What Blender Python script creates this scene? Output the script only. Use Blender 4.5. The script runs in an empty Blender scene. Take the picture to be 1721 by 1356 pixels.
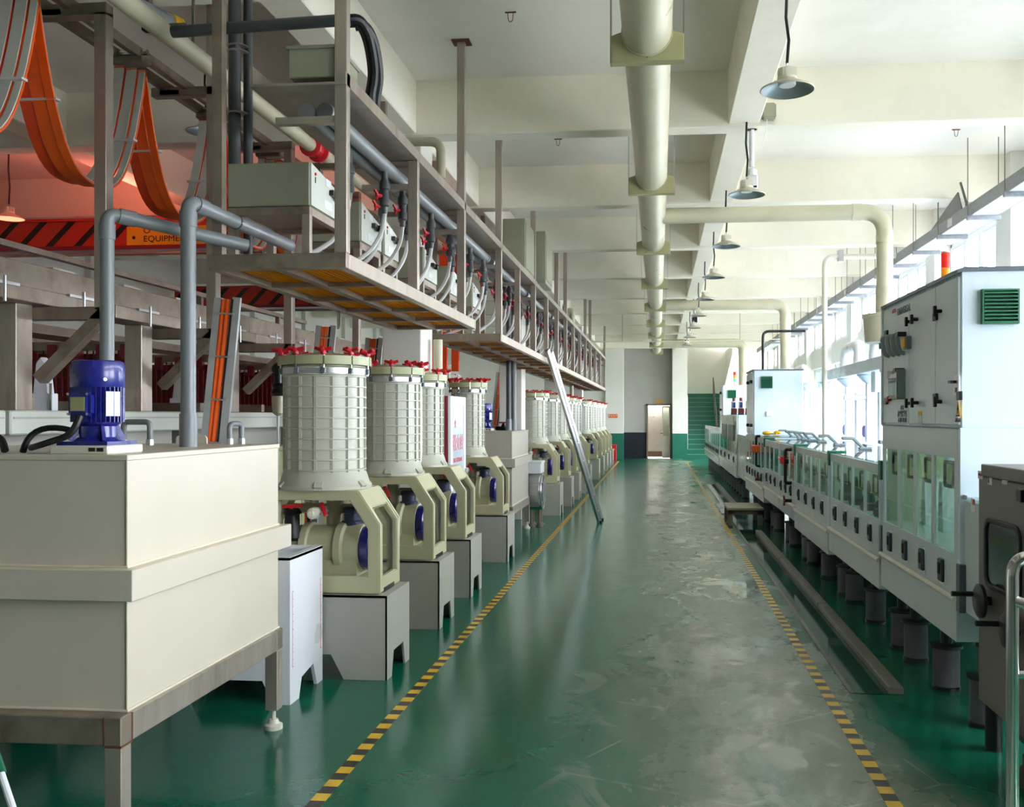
import bpy, bmesh, math, random
from mathutils import Vector, Matrix
random.seed(7)
PI = math.pi
SC = bpy.context.scene
COL = SC.collection

# ------------------------------------------------------------------ camera, sky, exposure
F_PX, PPX, PPY, EYE = 1565.0, 957.0, 699.0, 1.6
YAW = math.atan(150 / 1565.0)
cam_d = bpy.data.cameras.new('camera')
cam = bpy.data.objects.new('camera', cam_d)
COL.objects.link(cam)
cam.location = (0, 0, EYE)
cam.rotation_euler = (PI / 2, 0, YAW)
cam_d.sensor_width = 36
cam_d.lens = 36 * F_PX / 1721
cam_d.shift_x = -(PPX - 860.5) / 1721
cam_d.shift_y = (PPY - 678.0) / 1721
cam_d.clip_start = 0.05
cam_d.clip_end = 400
SC.camera = cam

world = bpy.data.worlds.new('overcast_sky')
SC.world = world
world.use_nodes = True
wn = world.node_tree
wn.nodes['Background'].inputs[0].default_value = (0.95, 0.975, 1.0, 1)
wn.nodes['Background'].inputs[1].default_value = 28.0
SC.view_settings.view_transform = 'Standard'
SC.view_settings.look = 'None'
SC.view_settings.gamma = 1.0
SC.view_settings.use_curve_mapping = False
SC.view_settings.exposure = -0.12
SC.cycles.max_bounces = 10
SC.cycles.diffuse_bounces = 6
SC.cycles.glossy_bounces = 4
SC.cycles.transparent_max_bounces = 12


def portal(name, loc, rot, sx, sy):
    d = bpy.data.lights.new(name, 'AREA')
    d.shape = 'RECTANGLE'
    d.size, d.size_y = sx, sy
    d.cycles.is_portal = True
    o = bpy.data.objects.new(name, d)
    COL.objects.link(o)
    o.location, o.rotation_euler = loc, rot


portal('portal_right', (4.4, 16.6, 2.45), (PI / 2, 0, PI / 2), 35.0, 3.3)


# pixel of the 1721x1356 picture -> point on a plane x=const, y=const or z=const
def _ray(u, v):
    X = (u - PPX) / F_PX
    c, s = math.cos(YAW), math.sin(YAW)
    return X * c - s, X * s + c, -(v - PPY) / F_PX


def XP(u, v, x):
    d = _ray(u, v); t = x / d[0]
    return Vector((x, d[1] * t, EYE + d[2] * t))


def YP(u, v, y):
    d = _ray(u, v); t = y / d[1]
    return Vector((d[0] * t, y, EYE + d[2] * t))


# ------------------------------------------------------------------ materials
def lin(c):
    return tuple(((x / 255) / 12.92 if x / 255 <= 0.04045 else ((x / 255 + 0.055) / 1.055) ** 2.4) for x in c)


def pm(name, rgb, rough=0.5, metal=0.0, var=0.05, scale=6.0, bump=0.0, stretch=(1, 1, 1), coat=0.0, rvar=0.08, spec=0.5, dirt=None, dirt_amt=0.0):
    m = bpy.data.materials.new(name)
    m.use_nodes = True
    nt = m.node_tree
    b = nt.nodes['Principled BSDF']
    c = lin(rgb)
    tc = nt.nodes.new('ShaderNodeTexCoord')
    mp = nt.nodes.new('ShaderNodeMapping')
    mp.inputs['Scale'].default_value = stretch
    nt.links.new(tc.outputs['Object'], mp.inputs[0])
    nz = nt.nodes.new('ShaderNodeTexNoise')
    nz.inputs['Scale'].default_value = scale
    nz.inputs['Detail'].default_value = 5
    nt.links.new(mp.outputs[0], nz.inputs['Vector'])
    rmp = nt.nodes.new('ShaderNodeValToRGB')
    e = rmp.color_ramp.elements
    e[0].position, e[1].position = 0.3, 0.7
    e[0].color = tuple(max(0, x * (1 - var)) for x in c) + (1,)
    e[1].color = tuple(min(1, x * (1 + var)) for x in c) + (1,)
    nt.links.new(nz.outputs['Fac'], rmp.inputs[0])
    out = rmp.outputs[0]
    if dirt:
        n2 = nt.nodes.new('ShaderNodeTexNoise')
        n2.inputs['Scale'].default_value = scale * 0.6
        n2.inputs['Detail'].default_value = 8
        n2.inputs['Roughness'].default_value = 0.7
        nt.links.new(mp.outputs[0], n2.inputs['Vector'])
        r2 = nt.nodes.new('ShaderNodeValToRGB')
        r2.color_ramp.elements[0].position, r2.color_ramp.elements[1].position = 0.52, 0.72
        nt.links.new(n2.outputs['Fac'], r2.inputs[0])
        mu = nt.nodes.new('ShaderNodeMath'); mu.operation = 'MULTIPLY'; mu.inputs[1].default_value = dirt_amt
        nt.links.new(r2.outputs[0], mu.inputs[0])
        mx = nt.nodes.new('ShaderNodeMix'); mx.data_type = 'RGBA'
        nt.links.new(mu.outputs[0], mx.inputs[0])
        nt.links.new(out, mx.inputs[6])
        mx.inputs[7].default_value = lin(dirt) + (1,)
        out = mx.outputs[2]
    nt.links.new(out, b.inputs['Base Color'])
    mr = nt.nodes.new('ShaderNodeMapRange')
    mr.inputs[3].default_value = max(0.02, rough - rvar)
    mr.inputs[4].default_value = min(1, rough + rvar)
    nt.links.new(nz.outputs['Fac'], mr.inputs[0])
    nt.links.new(mr.outputs[0], b.inputs['Roughness'])
    b.inputs['Metallic'].default_value = metal
    b.inputs['Coat Weight'].default_value = coat
    b.inputs['Coat Roughness'].default_value = 0.08
    b.inputs['Specular IOR Level'].default_value = spec
    if bump:
        bp = nt.nodes.new('ShaderNodeBump')
        bp.inputs['Strength'].default_value = bump
        bp.inputs['Distance'].default_value = 0.01
        nt.links.new(nz.outputs['Fac'], bp.inputs['Height'])
        nt.links.new(bp.outputs[0], b.inputs['Normal'])
    return m


def glow(name, rgb, strength):
    m = pm(name, rgb, 0.4)
    b = m.node_tree.nodes['Principled BSDF']
    b.inputs['Emission Color'].default_value = lin(rgb) + (1,)
    b.inputs['Emission Strength'].default_value = strength
    return m


def glassm(name, tint, gloss=0.10, rough=0.02):
    m = bpy.data.materials.new(name)
    m.use_nodes = True
    nt = m.node_tree
    nt.nodes.remove(nt.nodes['Principled BSDF'])
    t = nt.nodes.new('ShaderNodeBsdfTransparent')
    t.inputs[0].default_value = lin(tint) + (1,)
    g = nt.nodes.new('ShaderNodeBsdfGlossy')
    g.inputs['Roughness'].default_value = rough
    lw = nt.nodes.new('ShaderNodeLayerWeight')
    fr = nt.nodes.new('ShaderNodeMath'); fr.operation = 'POWER'; fr.inputs[1].default_value = 5
    nt.links.new(lw.outputs['Facing'], fr.inputs[0])
    lw.inputs[0].default_value = 0.5
    ad = nt.nodes.new('ShaderNodeMath'); ad.operation = 'MULTIPLY_ADD'; ad.inputs[1].default_value = 0.8; ad.inputs[2].default_value = gloss
    nt.links.new(fr.outputs[0], ad.inputs[0])
    mx = nt.nodes.new('ShaderNodeMixShader')
    nt.links.new(ad.outputs[0], mx.inputs[0])
    nt.links.new(t.outputs[0], mx.inputs[1])
    nt.links.new(g.outputs[0], mx.inputs[2])
    nt.links.new(mx.outputs[0], nt.nodes['Material Output'].inputs[0])
    return m


M = dict(
    ceiling=pm('ceiling_paint', (234, 230, 220), 0.75, var=0.03, scale=1.2, bump=0.05, dirt=(208, 202, 186), dirt_amt=0.35),
    beam=pm('beam_paint', (240, 234, 218), 0.7, var=0.03, scale=1.5, bump=0.08, dirt=(214, 206, 184), dirt_amt=0.4),
    wall=pm('wall_paint', (226, 224, 216), 0.75, var=0.03, scale=1.5, bump=0.05),
    recess=pm('recess_shade_tone', (160, 159, 152), 0.8, var=0.04, scale=2),  # wall tone darkened to paint in the shade of the recess
    green_dado=pm('green_dado_paint', (30, 108, 88), 0.35, var=0.08, scale=3),
    navy_dado=pm('navy_dado_paint', (24, 26, 42), 0.4, var=0.1, scale=3),
    concrete=pm('outside_concrete', (190, 190, 186), 0.9, var=0.06, scale=1),
    upvc=pm('white_window_frame', (235, 238, 242), 0.4),
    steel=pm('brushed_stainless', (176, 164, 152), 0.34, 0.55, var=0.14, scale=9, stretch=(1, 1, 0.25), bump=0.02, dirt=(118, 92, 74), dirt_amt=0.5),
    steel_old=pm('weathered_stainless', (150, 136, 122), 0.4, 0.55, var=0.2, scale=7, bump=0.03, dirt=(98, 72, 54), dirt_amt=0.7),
    chrome=pm('polished_steel', (200, 198, 194), 0.16, 1.0, var=0.03),
    alu=pm('aluminium', (196, 197, 198), 0.32, 0.9, var=0.05, scale=12),
    galv=pm('galvanised_sheet', (134, 138, 144), 0.45, 0.6, var=0.16, scale=22),
    galv_pale=pm('tray_underside', (196, 198, 200), 0.5, 0.3, var=0.06, scale=12),
    rust=pm('rusty_weld', (112, 74, 52), 0.7, 0.2, var=0.3, scale=30),
    beige=pm('beige_plastic_sheet', (208, 198, 181), 0.36, var=0.025, scale=3, bump=0.01),
    tank_grey=pm('grey_beige_sheet', (176, 171, 158), 0.38, var=0.03, scale=3),
    beige_weld=pm('plastic_weld_bead', (214, 206, 184), 0.5),
    base_grey=pm('grey_plastic_base', (170, 168, 158), 0.42, var=0.03, scale=4),
    cream=pm('cream_moulded_frame', (186, 183, 148), 0.38, var=0.04, scale=4),
    barrel=pm('pale_grey_barrel', (186, 187, 172), 0.3, var=0.035, scale=5),
    lid=pm('olive_cream_lid', (172, 174, 134), 0.36, var=0.04),
    red=pm('red_plastic', (205, 30, 42), 0.35, var=0.06),
    blue=pm('blue_motor_paint', (32, 36, 128), 0.28, var=0.08, scale=8, coat=0.3),
    navy_plastic=pm('slate_blue_plastic', (48, 54, 78), 0.35),
    pvc=pm('grey_pvc', (122, 126, 130), 0.34, var=0.05, scale=5),
    pvc_dark=pm('dark_grey_pvc', (74, 77, 80), 0.36, var=0.06, scale=5),
    pvc_cream=pm('cream_pvc', (190, 184, 160), 0.4, var=0.06, scale=4, dirt=(150, 140, 112), dirt_amt=0.4),
    black=pm('black_rubber', (20, 20, 22), 0.45, var=0.15),
    blackpl=pm('black_plastic', (16, 17, 18), 0.3),
    white_pl=pm('white_polyethylene', (238, 240, 246), 0.3, var=0.02, scale=3),
    ivory=pm('ivory_plastic', (222, 218, 202), 0.4),
    orange=pm('orange_cable', (250, 98, 24), 0.45, var=0.08, scale=10),
    orange_red=pm('orange_red_cable', (236, 76, 28), 0.45, var=0.08, scale=10),
    white_tape=pm('white_cable_backing', (214, 212, 208), 0.55, var=0.07),
    yellow=pm('yellow_paint', (222, 168, 20), 0.45, var=0.08),
    grating=pm('yellow_grating', (196, 150, 18), 0.5, var=0.1, scale=10),
    crane_red=pm('crane_red_paint', (196, 44, 24), 0.4, var=0.08),
    box_grey=pm('grey_green_enamel', (150, 151, 130), 0.4, var=0.03, scale=5),
    box_front=pm('pale_panel_enamel', (198, 202, 192), 0.4, var=0.02),
    duct=pm('cream_duct', (200, 194, 168), 0.3, var=0.06, scale=2.5, dirt=(160, 146, 112), dirt_amt=0.3),
    saddle=pm('olive_bracket', (168, 164, 122), 0.45, var=0.08),
    machine=pm('pale_blue_grey_plastic', (206, 216, 220), 0.22, var=0.02, scale=3),
    machine_side=pm('pale_blue_white_panel', (214, 228, 238), 0.26, var=0.015, scale=3),
    machine_trim=pm('slate_trim', (96, 106, 112), 0.35),
    ledge=pm('cream_ledge_bead', (214, 212, 196), 0.4),
    latch=pm('slate_latch', (52, 58, 64), 0.35),
    inside=pm('bath_lining', (190, 200, 186), 0.5, var=0.1),
    greenpl=pm('green_plastic', (22, 104, 70), 0.38, var=0.06),
    grey_handle=pm('grey_handle_plastic', (128, 138, 138), 0.4),
    dark_foot=pm('dark_grey_foot', (92, 90, 96), 0.5, var=0.12, scale=10),
    cab_grey=pm('brushed_grey_cabinet', (122, 116, 112), 0.45, 0.35, var=0.06, scale=10),
    lamp_shade=pm('lamp_shade_grey', (196, 190, 172), 0.4, 0.2),
    lamp_inner=pm('lamp_reflector', (150, 162, 166), 0.3, 0.5),
    lamp_glass=pm('lamp_diffuser', (226, 228, 230), 0.3),
    door=pm('cream_door', (222, 212, 204), 0.45),
    door_frame=pm('brown_door_frame', (120, 104, 90), 0.5),
    brown=pm('brown_kickboard', (120, 92, 70), 0.6),
    dark_red=pm('dark_red_enamel', (126, 18, 34), 0.35),
    fire_red=pm('fire_box_red', (206, 24, 34), 0.4),
    sign_orange=pm('orange_sign', (214, 96, 34), 0.5),
    sign_gold=pm('gold_sign', (200, 150, 66), 0.5),
    paper=pm('paper_label', (218, 220, 220), 0.6),
    ink=pm('grey_ink', (96, 104, 120), 0.6),
    dark_ink=pm('black_ink', (24, 24, 26), 0.6),
    pink_ink=pm('red_lettering', (226, 96, 110), 0.6),
    cream_ink=pm('cream_lettering', (240, 226, 190), 0.6),
    frost=pm('pale_blue_glass_panel', (196, 206, 216), 0.18),
    stair=pm('green_stair_paint', (30, 106, 86), 0.4, var=0.08),
    nosing=pm('stair_nosing', (84, 152, 128), 0.4),
    concrete_edge=pm('wet_concrete_edge', (108, 104, 92), 0.4, var=0.25, scale=14, bump=0.15),
    wood=pm('worn_bench_top', (176, 170, 148), 0.6, var=0.1),
    bench_leg=pm('bench_leg_grey', (112, 108, 98), 0.55, var=0.1),
    brown_red=pm('copper_red_rack', (132, 36, 40), 0.5, var=0.12),
    purple=pm('violet_fitting', (86, 74, 130), 0.4),
    lamp_red=glow('stack_red_lens', (236, 40, 30), 0.5),
    lamp_amber=glow('stack_amber_lens', (246, 150, 30), 0.4),
    lamp_green=glow('stack_green_lens', (80, 230, 150), 0.6),
    lamp_on=glow('lit_lamp', (236, 240, 255), 14.0),
    lamp_on_red=glow('lit_red_lamp', (255, 120, 90), 4.0),
    sky_glow=glow('sky_gap_glow', (255, 252, 246), 12.0),
    pane=glassm('window_glass', (250, 252, 255), 0.02),
    bath_glass=glassm('bath_window_glass', (226, 238, 228), 0.03),
    lid_glass=glassm('clear_lid', (226, 240, 238), 0.06),
    dark_glass=pm('dark_cabinet_glass', (26, 34, 34), 0.06, coat=0.5, var=0.1),
    water=pm('channel_water', (34, 74, 62), 0.05, var=0.2, scale=3, rvar=0.02),
    hose=None,
)


def hose_mat():
    m = bpy.data.materials.new('clear_hose')
    m.use_nodes = True
    nt = m.node_tree
    b = nt.nodes['Principled BSDF']
    b.inputs['Base Color'].default_value = lin((206, 206, 202)) + (1,)
    b.inputs['Roughness'].default_value = 0.2
    t = nt.nodes.new('ShaderNodeBsdfTransparent')
    nz = nt.nodes.new('ShaderNodeTexNoise'); nz.inputs['Scale'].default_value = 20
    mr = nt.nodes.new('ShaderNodeMapRange'); mr.inputs[3].default_value = 0.2; mr.inputs[4].default_value = 0.35
    nt.links.new(nz.outputs[0], mr.inputs[0])
    mx = nt.nodes.new('ShaderNodeMixShader')
    nt.links.new(mr.outputs[0], mx.inputs[0])
    nt.links.new(b.outputs[0], mx.inputs[1])
    nt.links.new(t.outputs[0], mx.inputs[2])
    nt.links.new(mx.outputs[0], nt.nodes['Material Output'].inputs[0])
    return m


M['hose'] = hose_mat()


def grating_mat():
    m = pm('yellow_frp_grating', (236, 176, 18), 0.5, var=0.12, scale=10)
    nt = m.node_tree
    tl = nt.nodes.new('ShaderNodeBsdfTranslucent')
    tl.inputs[0].default_value = lin((246, 186, 20)) + (1,)
    mx = nt.nodes.new('ShaderNodeMixShader'); mx.inputs[0].default_value = 0.5
    nt.links.new(nt.nodes['Principled BSDF'].outputs[0], mx.inputs[1])
    nt.links.new(tl.outputs[0], mx.inputs[2])
    nt.links.new(mx.outputs[0], nt.nodes['Material Output'].inputs[0])
    return m


M['grating'] = grating_mat()


def translucent_lining():
    m = pm('translucent_lining', (226, 232, 216), 0.5, var=0.04, scale=4)
    nt = m.node_tree
    tl = nt.nodes.new('ShaderNodeBsdfTranslucent')
    tl.inputs[0].default_value = lin((226, 236, 214)) + (1,)
    mx = nt.nodes.new('ShaderNodeMixShader'); mx.inputs[0].default_value = 0.5
    nt.links.new(nt.nodes['Principled BSDF'].outputs[0], mx.inputs[1])
    nt.links.new(tl.outputs[0], mx.inputs[2])
    nt.links.new(mx.outputs[0], nt.nodes['Material Output'].inputs[0])
    return m


M['inside'] = translucent_lining()


def floor_material():
    m = bpy.data.materials.new('green_epoxy_floor')
    m.use_nodes = True
    nt = m.node_tree
    N, L = nt.nodes, nt.links
    b = N['Principled BSDF']
    geo = N.new('ShaderNodeNewGeometry')
    sep = N.new('ShaderNodeSeparateXYZ')
    POS = geo.outputs['Position']
    L.new(POS, sep.inputs[0])

    def math_(op, a, b_=None, clamp=False):
        n = N.new('ShaderNodeMath'); n.operation = op; n.use_clamp = clamp
        for i, q in enumerate((a, b_)):
            if q is None: continue
            if isinstance(q, (int, float)): n.inputs[i].default_value = q
            else: L.new(q, n.inputs[i])
        return n.outputs[0]

    def noise(scale, detail, sx=1, sy=1, dist=0.0):
        mp = N.new('ShaderNodeMapping'); mp.inputs['Scale'].default_value = (sx, sy, 1)
        L.new(POS, mp.inputs[0])
        n = N.new('ShaderNodeTexNoise'); n.inputs['Scale'].default_value = scale
        n.inputs['Detail'].default_value = detail; n.inputs['Roughness'].default_value = 0.62
        n.inputs['Distortion'].default_value = dist
        L.new(mp.outputs[0], n.inputs['Vector'])
        return n.outputs['Fac']

    def ramp(x, p0, p1):
        mr = N.new('ShaderNodeMapRange'); mr.interpolation_type = 'SMOOTHSTEP'
        mr.inputs[1].default_value, mr.inputs[2].default_value = p0, p1
        L.new(x, mr.inputs[0])
        return mr.outputs[0]

    def mix(f, a, c):
        mx = N.new('ShaderNodeMix'); mx.data_type = 'RGBA'
        L.new(f, mx.inputs[0])
        for i, q in ((6, a), (7, c)):
            if isinstance(q, tuple): mx.inputs[i].default_value = q
            else: L.new(q, mx.inputs[i])
        return mx.outputs[2]

    X, Y = sep.outputs[0], sep.outputs[1]
    # foot-worn strip in the middle of the walkway
    wob = math_('MULTIPLY', math_('SUBTRACT', noise(0.9, 4, 1, 0.5), 0.5), 1.2)
    xw = math_('ADD', X, wob)
    lane = math_('MULTIPLY', ramp(xw, -0.85, 0.6), math_('SUBTRACT', 1.0, ramp(xw, 0.92, 1.3)))
    wear = math_('MULTIPLY', lane, ramp(noise(1.6, 7, 1, 0.45), 0.25, 0.62), True)
    smear = math_('MULTIPLY', ramp(noise(1.1, 9, 1, 1, 1.6), 0.53, 0.58), lane)
    near = math_('SUBTRACT', 1.0, ramp(Y, 5.2, 7.5))
    smear = math_('MULTIPLY', smear, near)
    base = mix(noise(2.5, 4), lin((4, 88, 66)) + (1,), lin((16, 104, 80)) + (1,))
    c1 = mix(math_('MULTIPLY', wear, 0.80), base, lin((138, 142, 126)) + (1,))
    c2 = mix(math_('MULTIPLY', smear, 0.7), c1, lin((160, 164, 156)) + (1,))
    # scuff scratches
    wv = N.new('ShaderNodeTexVoronoi'); wv.feature = 'DISTANCE_TO_EDGE'; wv.inputs['Scale'].default_value = 1.3
    mpv = N.new('ShaderNodeMapping'); mpv.inputs['Scale'].default_value = (1.0, 0.8, 1); mpv.inputs['Rotation'].default_value = (0, 0, 0.6)
    L.new(POS, mpv.inputs[0]); L.new(mpv.outputs[0], wv.inputs['Vector'])
    scr = math_('MULTIPLY', math_('SUBTRACT', 1.0, ramp(wv.outputs['Distance'], 0.0, 0.012)), math_('MULTIPLY', lane, near))
    scr = math_('MULTIPLY', scr, ramp(noise(3, 3), 0.45, 0.6))
    c3 = mix(math_('MULTIPLY', scr, 0.8), c2, lin((186, 190, 184)) + (1,))
    L.new(c3, b.inputs['Base Color'])
    rg = N.new('ShaderNodeMapRange')
    rg.inputs[3].default_value, rg.inputs[4].default_value = 0.17, 0.46
    L.new(math_('MULTIPLY', wear, ramp(noise(5, 5), 0.2, 0.7)), rg.inputs[0])
    wet = ramp(noise(1.3, 6, 1, 1, 0.8), 0.56, 0.60)
    wet = math_('MULTIPLY', wet, ramp(X, 0.1, 0.7))
    rr = math_('MULTIPLY', rg.outputs[0], math_('SUBTRACT', 1.0, math_('MULTIPLY', wet, 0.75)))
    L.new(rr, b.inputs['Roughness'])
    bp = N.new('ShaderNodeBump'); bp.inputs['Strength'].default_value = 0.06; bp.inputs['Distance'].default_value = 0.02
    L.new(noise(6, 3), bp.inputs['Height'])
    L.new(bp.outputs[0], b.inputs['Normal'])
    b.inputs['Specular IOR Level'].default_value = 0.5
    return m


M['floor'] = floor_material()


def stripe_material(name, ca, cb, period, axes=(0.0, 1.0), duty=0.5):
    m = bpy.data.materials.new(name)
    m.use_nodes = True
    nt = m.node_tree; N, L = nt.nodes, nt.links
    b = N['Principled BSDF']
    tc = N.new('ShaderNodeTexCoord'); sep = N.new('ShaderNodeSeparateXYZ')
    L.new(tc.outputs['Object'], sep.inputs[0])
    acc = None
    for i, w in enumerate(axes):
        if not w: continue
        q = N.new('ShaderNodeMath'); q.operation = 'MULTIPLY'; q.inputs[1].default_value = w / period
        L.new(sep.outputs[i], q.inputs[0])
        if acc is None: acc = q.outputs[0]
        else:
            ad = N.new('ShaderNodeMath'); L.new(acc, ad.inputs[0]); L.new(q.outputs[0], ad.inputs[1]); acc = ad.outputs[0]
    fr = N.new('ShaderNodeMath'); fr.operation = 'FLOORED_MODULO'; fr.inputs[1].default_value = 1.0
    L.new(acc, fr.inputs[0])
    gt = N.new('ShaderNodeMath'); gt.operation = 'GREATER_THAN'; gt.inputs[1].default_value = duty
    L.new(fr.outputs[0], gt.inputs[0])
    nz = N.new('ShaderNodeTexNoise'); nz.inputs['Scale'].default_value = 14; nz.inputs['Detail'].default_value = 6
    L.new(tc.outputs['Object'], nz.inputs['Vector'])
    mx = N.new('ShaderNodeMix'); mx.data_type = 'RGBA'
    L.new(gt.outputs[0], mx.inputs[0])
    mx.inputs[6].default_value = lin(ca) + (1,); mx.inputs[7].default_value = lin(cb) + (1,)
    m2 = N.new('ShaderNodeMix'); m2.data_type = 'RGBA'; m2.blend_type = 'MULTIPLY'; m2.inputs[0].default_value = 0.35
    L.new(mx.outputs[2], m2.inputs[6]); L.new(nz.outputs['Fac'], m2.inputs[7])
    L.new(m2.outputs[2], b.inputs['Base Color'])
    b.inputs['Roughness'].default_value = 0.35
    return m


M['tape'] = stripe_material('hazard_tape', (248, 200, 44), (52, 46, 42), 0.15, (0.0, 1.0, 0.0))
M['crane_stripe'] = stripe_material('red_black_stripes', (200, 44, 22), (26, 22, 22), 0.36, (1.0, 0, -1.0), 0.72)


# ------------------------------------------------------------------ mesh helpers (world coordinates)
def frame_of(d):
    d = d.normalized()
    a = Vector((0, 0, 1)) if abs(d.z) < 0.9 else Vector((1, 0, 0))
    x = d.cross(a).normalized()
    return x, x.cross(d).normalized()


class G:
    def __init__(self):
        self.v, self.f = [], []

    def _add(self, vs, fs):
        o = len(self.v)
        self.v += [tuple(q) for q in vs]
        self.f += [tuple(i + o for i in q) for q in fs]
        return self

    def box(self, x0, x1, y0, y1, z0, z1):
        vs = [(x, y, z) for x in (x0, x1) for y in (y0, y1) for z in (z0, z1)]
        return self._add(vs, [(0, 1, 3, 2), (4, 6, 7, 5), (0, 4, 5, 1), (2, 3, 7, 6), (0, 2, 6, 4), (1, 5, 7, 3)])

    def bar(self, p, q, w, h=None):
        p, q = Vector(p), Vector(q)
        h = h or w
        a, b = frame_of(q - p)
        vs = [e + a * sx * w / 2 + b * sy * h / 2 for e in (p, q) for sx, sy in ((-1, -1), (1, -1), (1, 1), (-1, 1))]
        return self._add(vs, [(3, 2, 1, 0), (4, 5, 6, 7)] + [(i, (i + 1) % 4, 4 + (i + 1) % 4, 4 + i) for i in range(4)])

    def cyl(self, p, q, r, n=12, r2=None, cap=True):
        p, q = Vector(p), Vector(q)
        r2 = r if r2 is None else r2
        a, b = frame_of(q - p)
        vs = []
        for e, rr in ((p, r), (q, r2)):
            vs += [e + (a * math.cos(2 * PI * i / n) + b * math.sin(2 * PI * i / n)) * rr for i in range(n)]
        fs = [(i, (i + 1) % n, n + (i + 1) % n, n + i) for i in range(n)]
        if cap: fs += [tuple(range(n - 1, -1, -1)), tuple(range(n, 2 * n))]
        return self._add(vs, fs)

    def tube(self, pts, r, n=8):
        pts = [Vector(p) for p in pts]
        k = len(pts)
        vs = []
        a = None
        for i, p in enumerate(pts):
            d = (pts[min(i + 1, k - 1)] - pts[max(i - 1, 0)]).normalized()
            if a is None: a, _ = frame_of(d)
            a = (a - d * a.dot(d)).normalized()
            b = a.cross(d)
            vs += [p + (a * math.cos(2 * PI * j / n) + b * math.sin(2 * PI * j / n)) * r for j in range(n)]
        fs = [(i * n + j, i * n + (j + 1) % n, (i + 1) * n + (j + 1) % n, (i + 1) * n + j) for i in range(k - 1) for j in range(n)]
        fs += [tuple(range(n - 1, -1, -1)), tuple(range((k - 1) * n, k * n))]
        return self._add(vs, fs)

    def lathe(self, c, prof, n=24, axis='z', cap=True):
        cx, cy, cz = c
        vs = []
        for r, h in prof:
            for i in range(n):
                t = 2 * PI * i / n
                p = (r * math.cos(t), r * math.sin(t), h)
                if axis == 'x': p = (p[2], p[0], p[1])
                elif axis == 'y': p = (p[0], p[2], p[1])
                vs.append((cx + p[0], cy + p[1], cz + p[2]))
        k = len(prof)
        fs = [(i * n + j, i * n + (j + 1) % n, (i + 1) * n + (j + 1) % n, (i + 1) * n + j) for i in range(k - 1) for j in range(n)]
        if cap: fs += [tuple(range(n - 1, -1, -1)), tuple(range((k - 1) * n, k * n))]
        return self._add(vs, fs)

    def _map(self, plane, a, b, t):
        return {'xz': (a, t, b), 'xy': (a, b, t), 'yz': (t, a, b)}[plane]

    def prism(self, poly, plane, t0, t1):
        n = len(poly)
        vs = [self._map(plane, a, b, t) for t in (t0, t1) for a, b in poly]
        fs = [tuple(range(n - 1, -1, -1)), tuple(range(n, 2 * n))] + [(i, (i + 1) % n, n + (i + 1) % n, n + i) for i in range(n)]
        return self._add(vs, fs)

    def ring(self, outer, inner, plane, t0, t1):
        n = len(outer)
        vs = [self._map(plane, a, b, t) for t in (t0, t1) for poly in (outer, inner) for a, b in poly]
        fs = []
        for i in range(n):
            j = (i + 1) % n
            fs += [(i, j, n + j, n + i), (2 * n + i, 3 * n + i, 3 * n + j, 2 * n + j), (i, 2 * n + i, 2 * n + j, j), (n + i, n + j, 3 * n + j, 3 * n + i)]
        return self._add(vs, fs)

    def sphere(self, c, r, n=12, m=8, sz=1.0):
        prof = [(max(0.001, r * math.sin(PI * i / m)), -r * sz * math.cos(PI * i / m)) for i in range(m + 1)]
        return self.lathe(c, prof, n)

    def build(self, name, mat, parent=None, bv=0.0, smooth=True, segs=1):
        me = bpy.data.meshes.new(name)
        if parent is not None:
            org = world_of(parent)
        else:
            xs, ys, zs = zip(*self.v)
            org = Vector(((min(xs) + max(xs)) / 2, (min(ys) + max(ys)) / 2, min(zs)))
        me.from_pydata([(x - org.x, y - org.y, z - org.z) for x, y, z in self.v], [], self.f)
        bm = bmesh.new(); bm.from_mesh(me)
        bmesh.ops.recalc_face_normals(bm, faces=bm.faces)
        if bv:
            ed = [e for e in bm.edges if len(e.link_faces) == 2 and e.calc_face_angle(0) > 0.6]
            bmesh.ops.bevel(bm, geom=ed, offset=bv, segments=segs, affect='EDGES', clamp_overlap=True)
        bm.to_mesh(me); bm.free()
        if smooth:
            for p in me.polygons: p.use_smooth = True
            me.set_sharp_from_angle(angle=0.6)
        if isinstance(mat, str): mat = M[mat]
        me.materials.append(mat)
        o = bpy.data.objects.new(name, me)
        COL.objects.link(o)
        if parent is not None: o.parent = parent
        else: o.location = org
        return o


def world_of(o):
    v = Vector((0, 0, 0))
    while o is not None:
        v = v + o.location
        o = o.parent
    return v


def empty(name, loc=(0, 0, 0)):
    o = bpy.data.objects.new(name, None)
    COL.objects.link(o)
    o.location = loc
    o.empty_display_size = 0.1
    return o


def tag(o, label, cat, group=None):
    o['label'] = label
    o['category'] = cat
    if group: o['group'] = group
    return o


def thing(name, loc, label, cat, group=None):
    return tag(empty(name, loc), label, cat, group)


def struct(o):
    o['kind'] = 'structure'
    return o


KIDS = {}


def copy_tree(o, dloc=(0, 0, 0), label=None, parent=None):
    c = o.copy()
    COL.objects.link(c)
    if parent is not None: c.parent = parent
    else: c.location = o.location + Vector(dloc)
    if label: c['label'] = label
    for ch in kids(o):
        copy_tree(ch, parent=c)
    return c


def kids(o):
    return [q for q in KIDS.get(o.name, ())] if o.name in KIDS else [q for q in COL.objects if q.parent == o]


def freeze(o):
    """remember the children of a thing (and theirs) before copying it"""
    def rec(p):
        KIDS[p.name] = [q for q in COL.objects if q.parent == p]
        for q in KIDS[p.name]: rec(q)
    rec(o)
    return o


def copy_frozen(o, dloc, label=None):
    return copy_tree(o, dloc, label)


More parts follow.
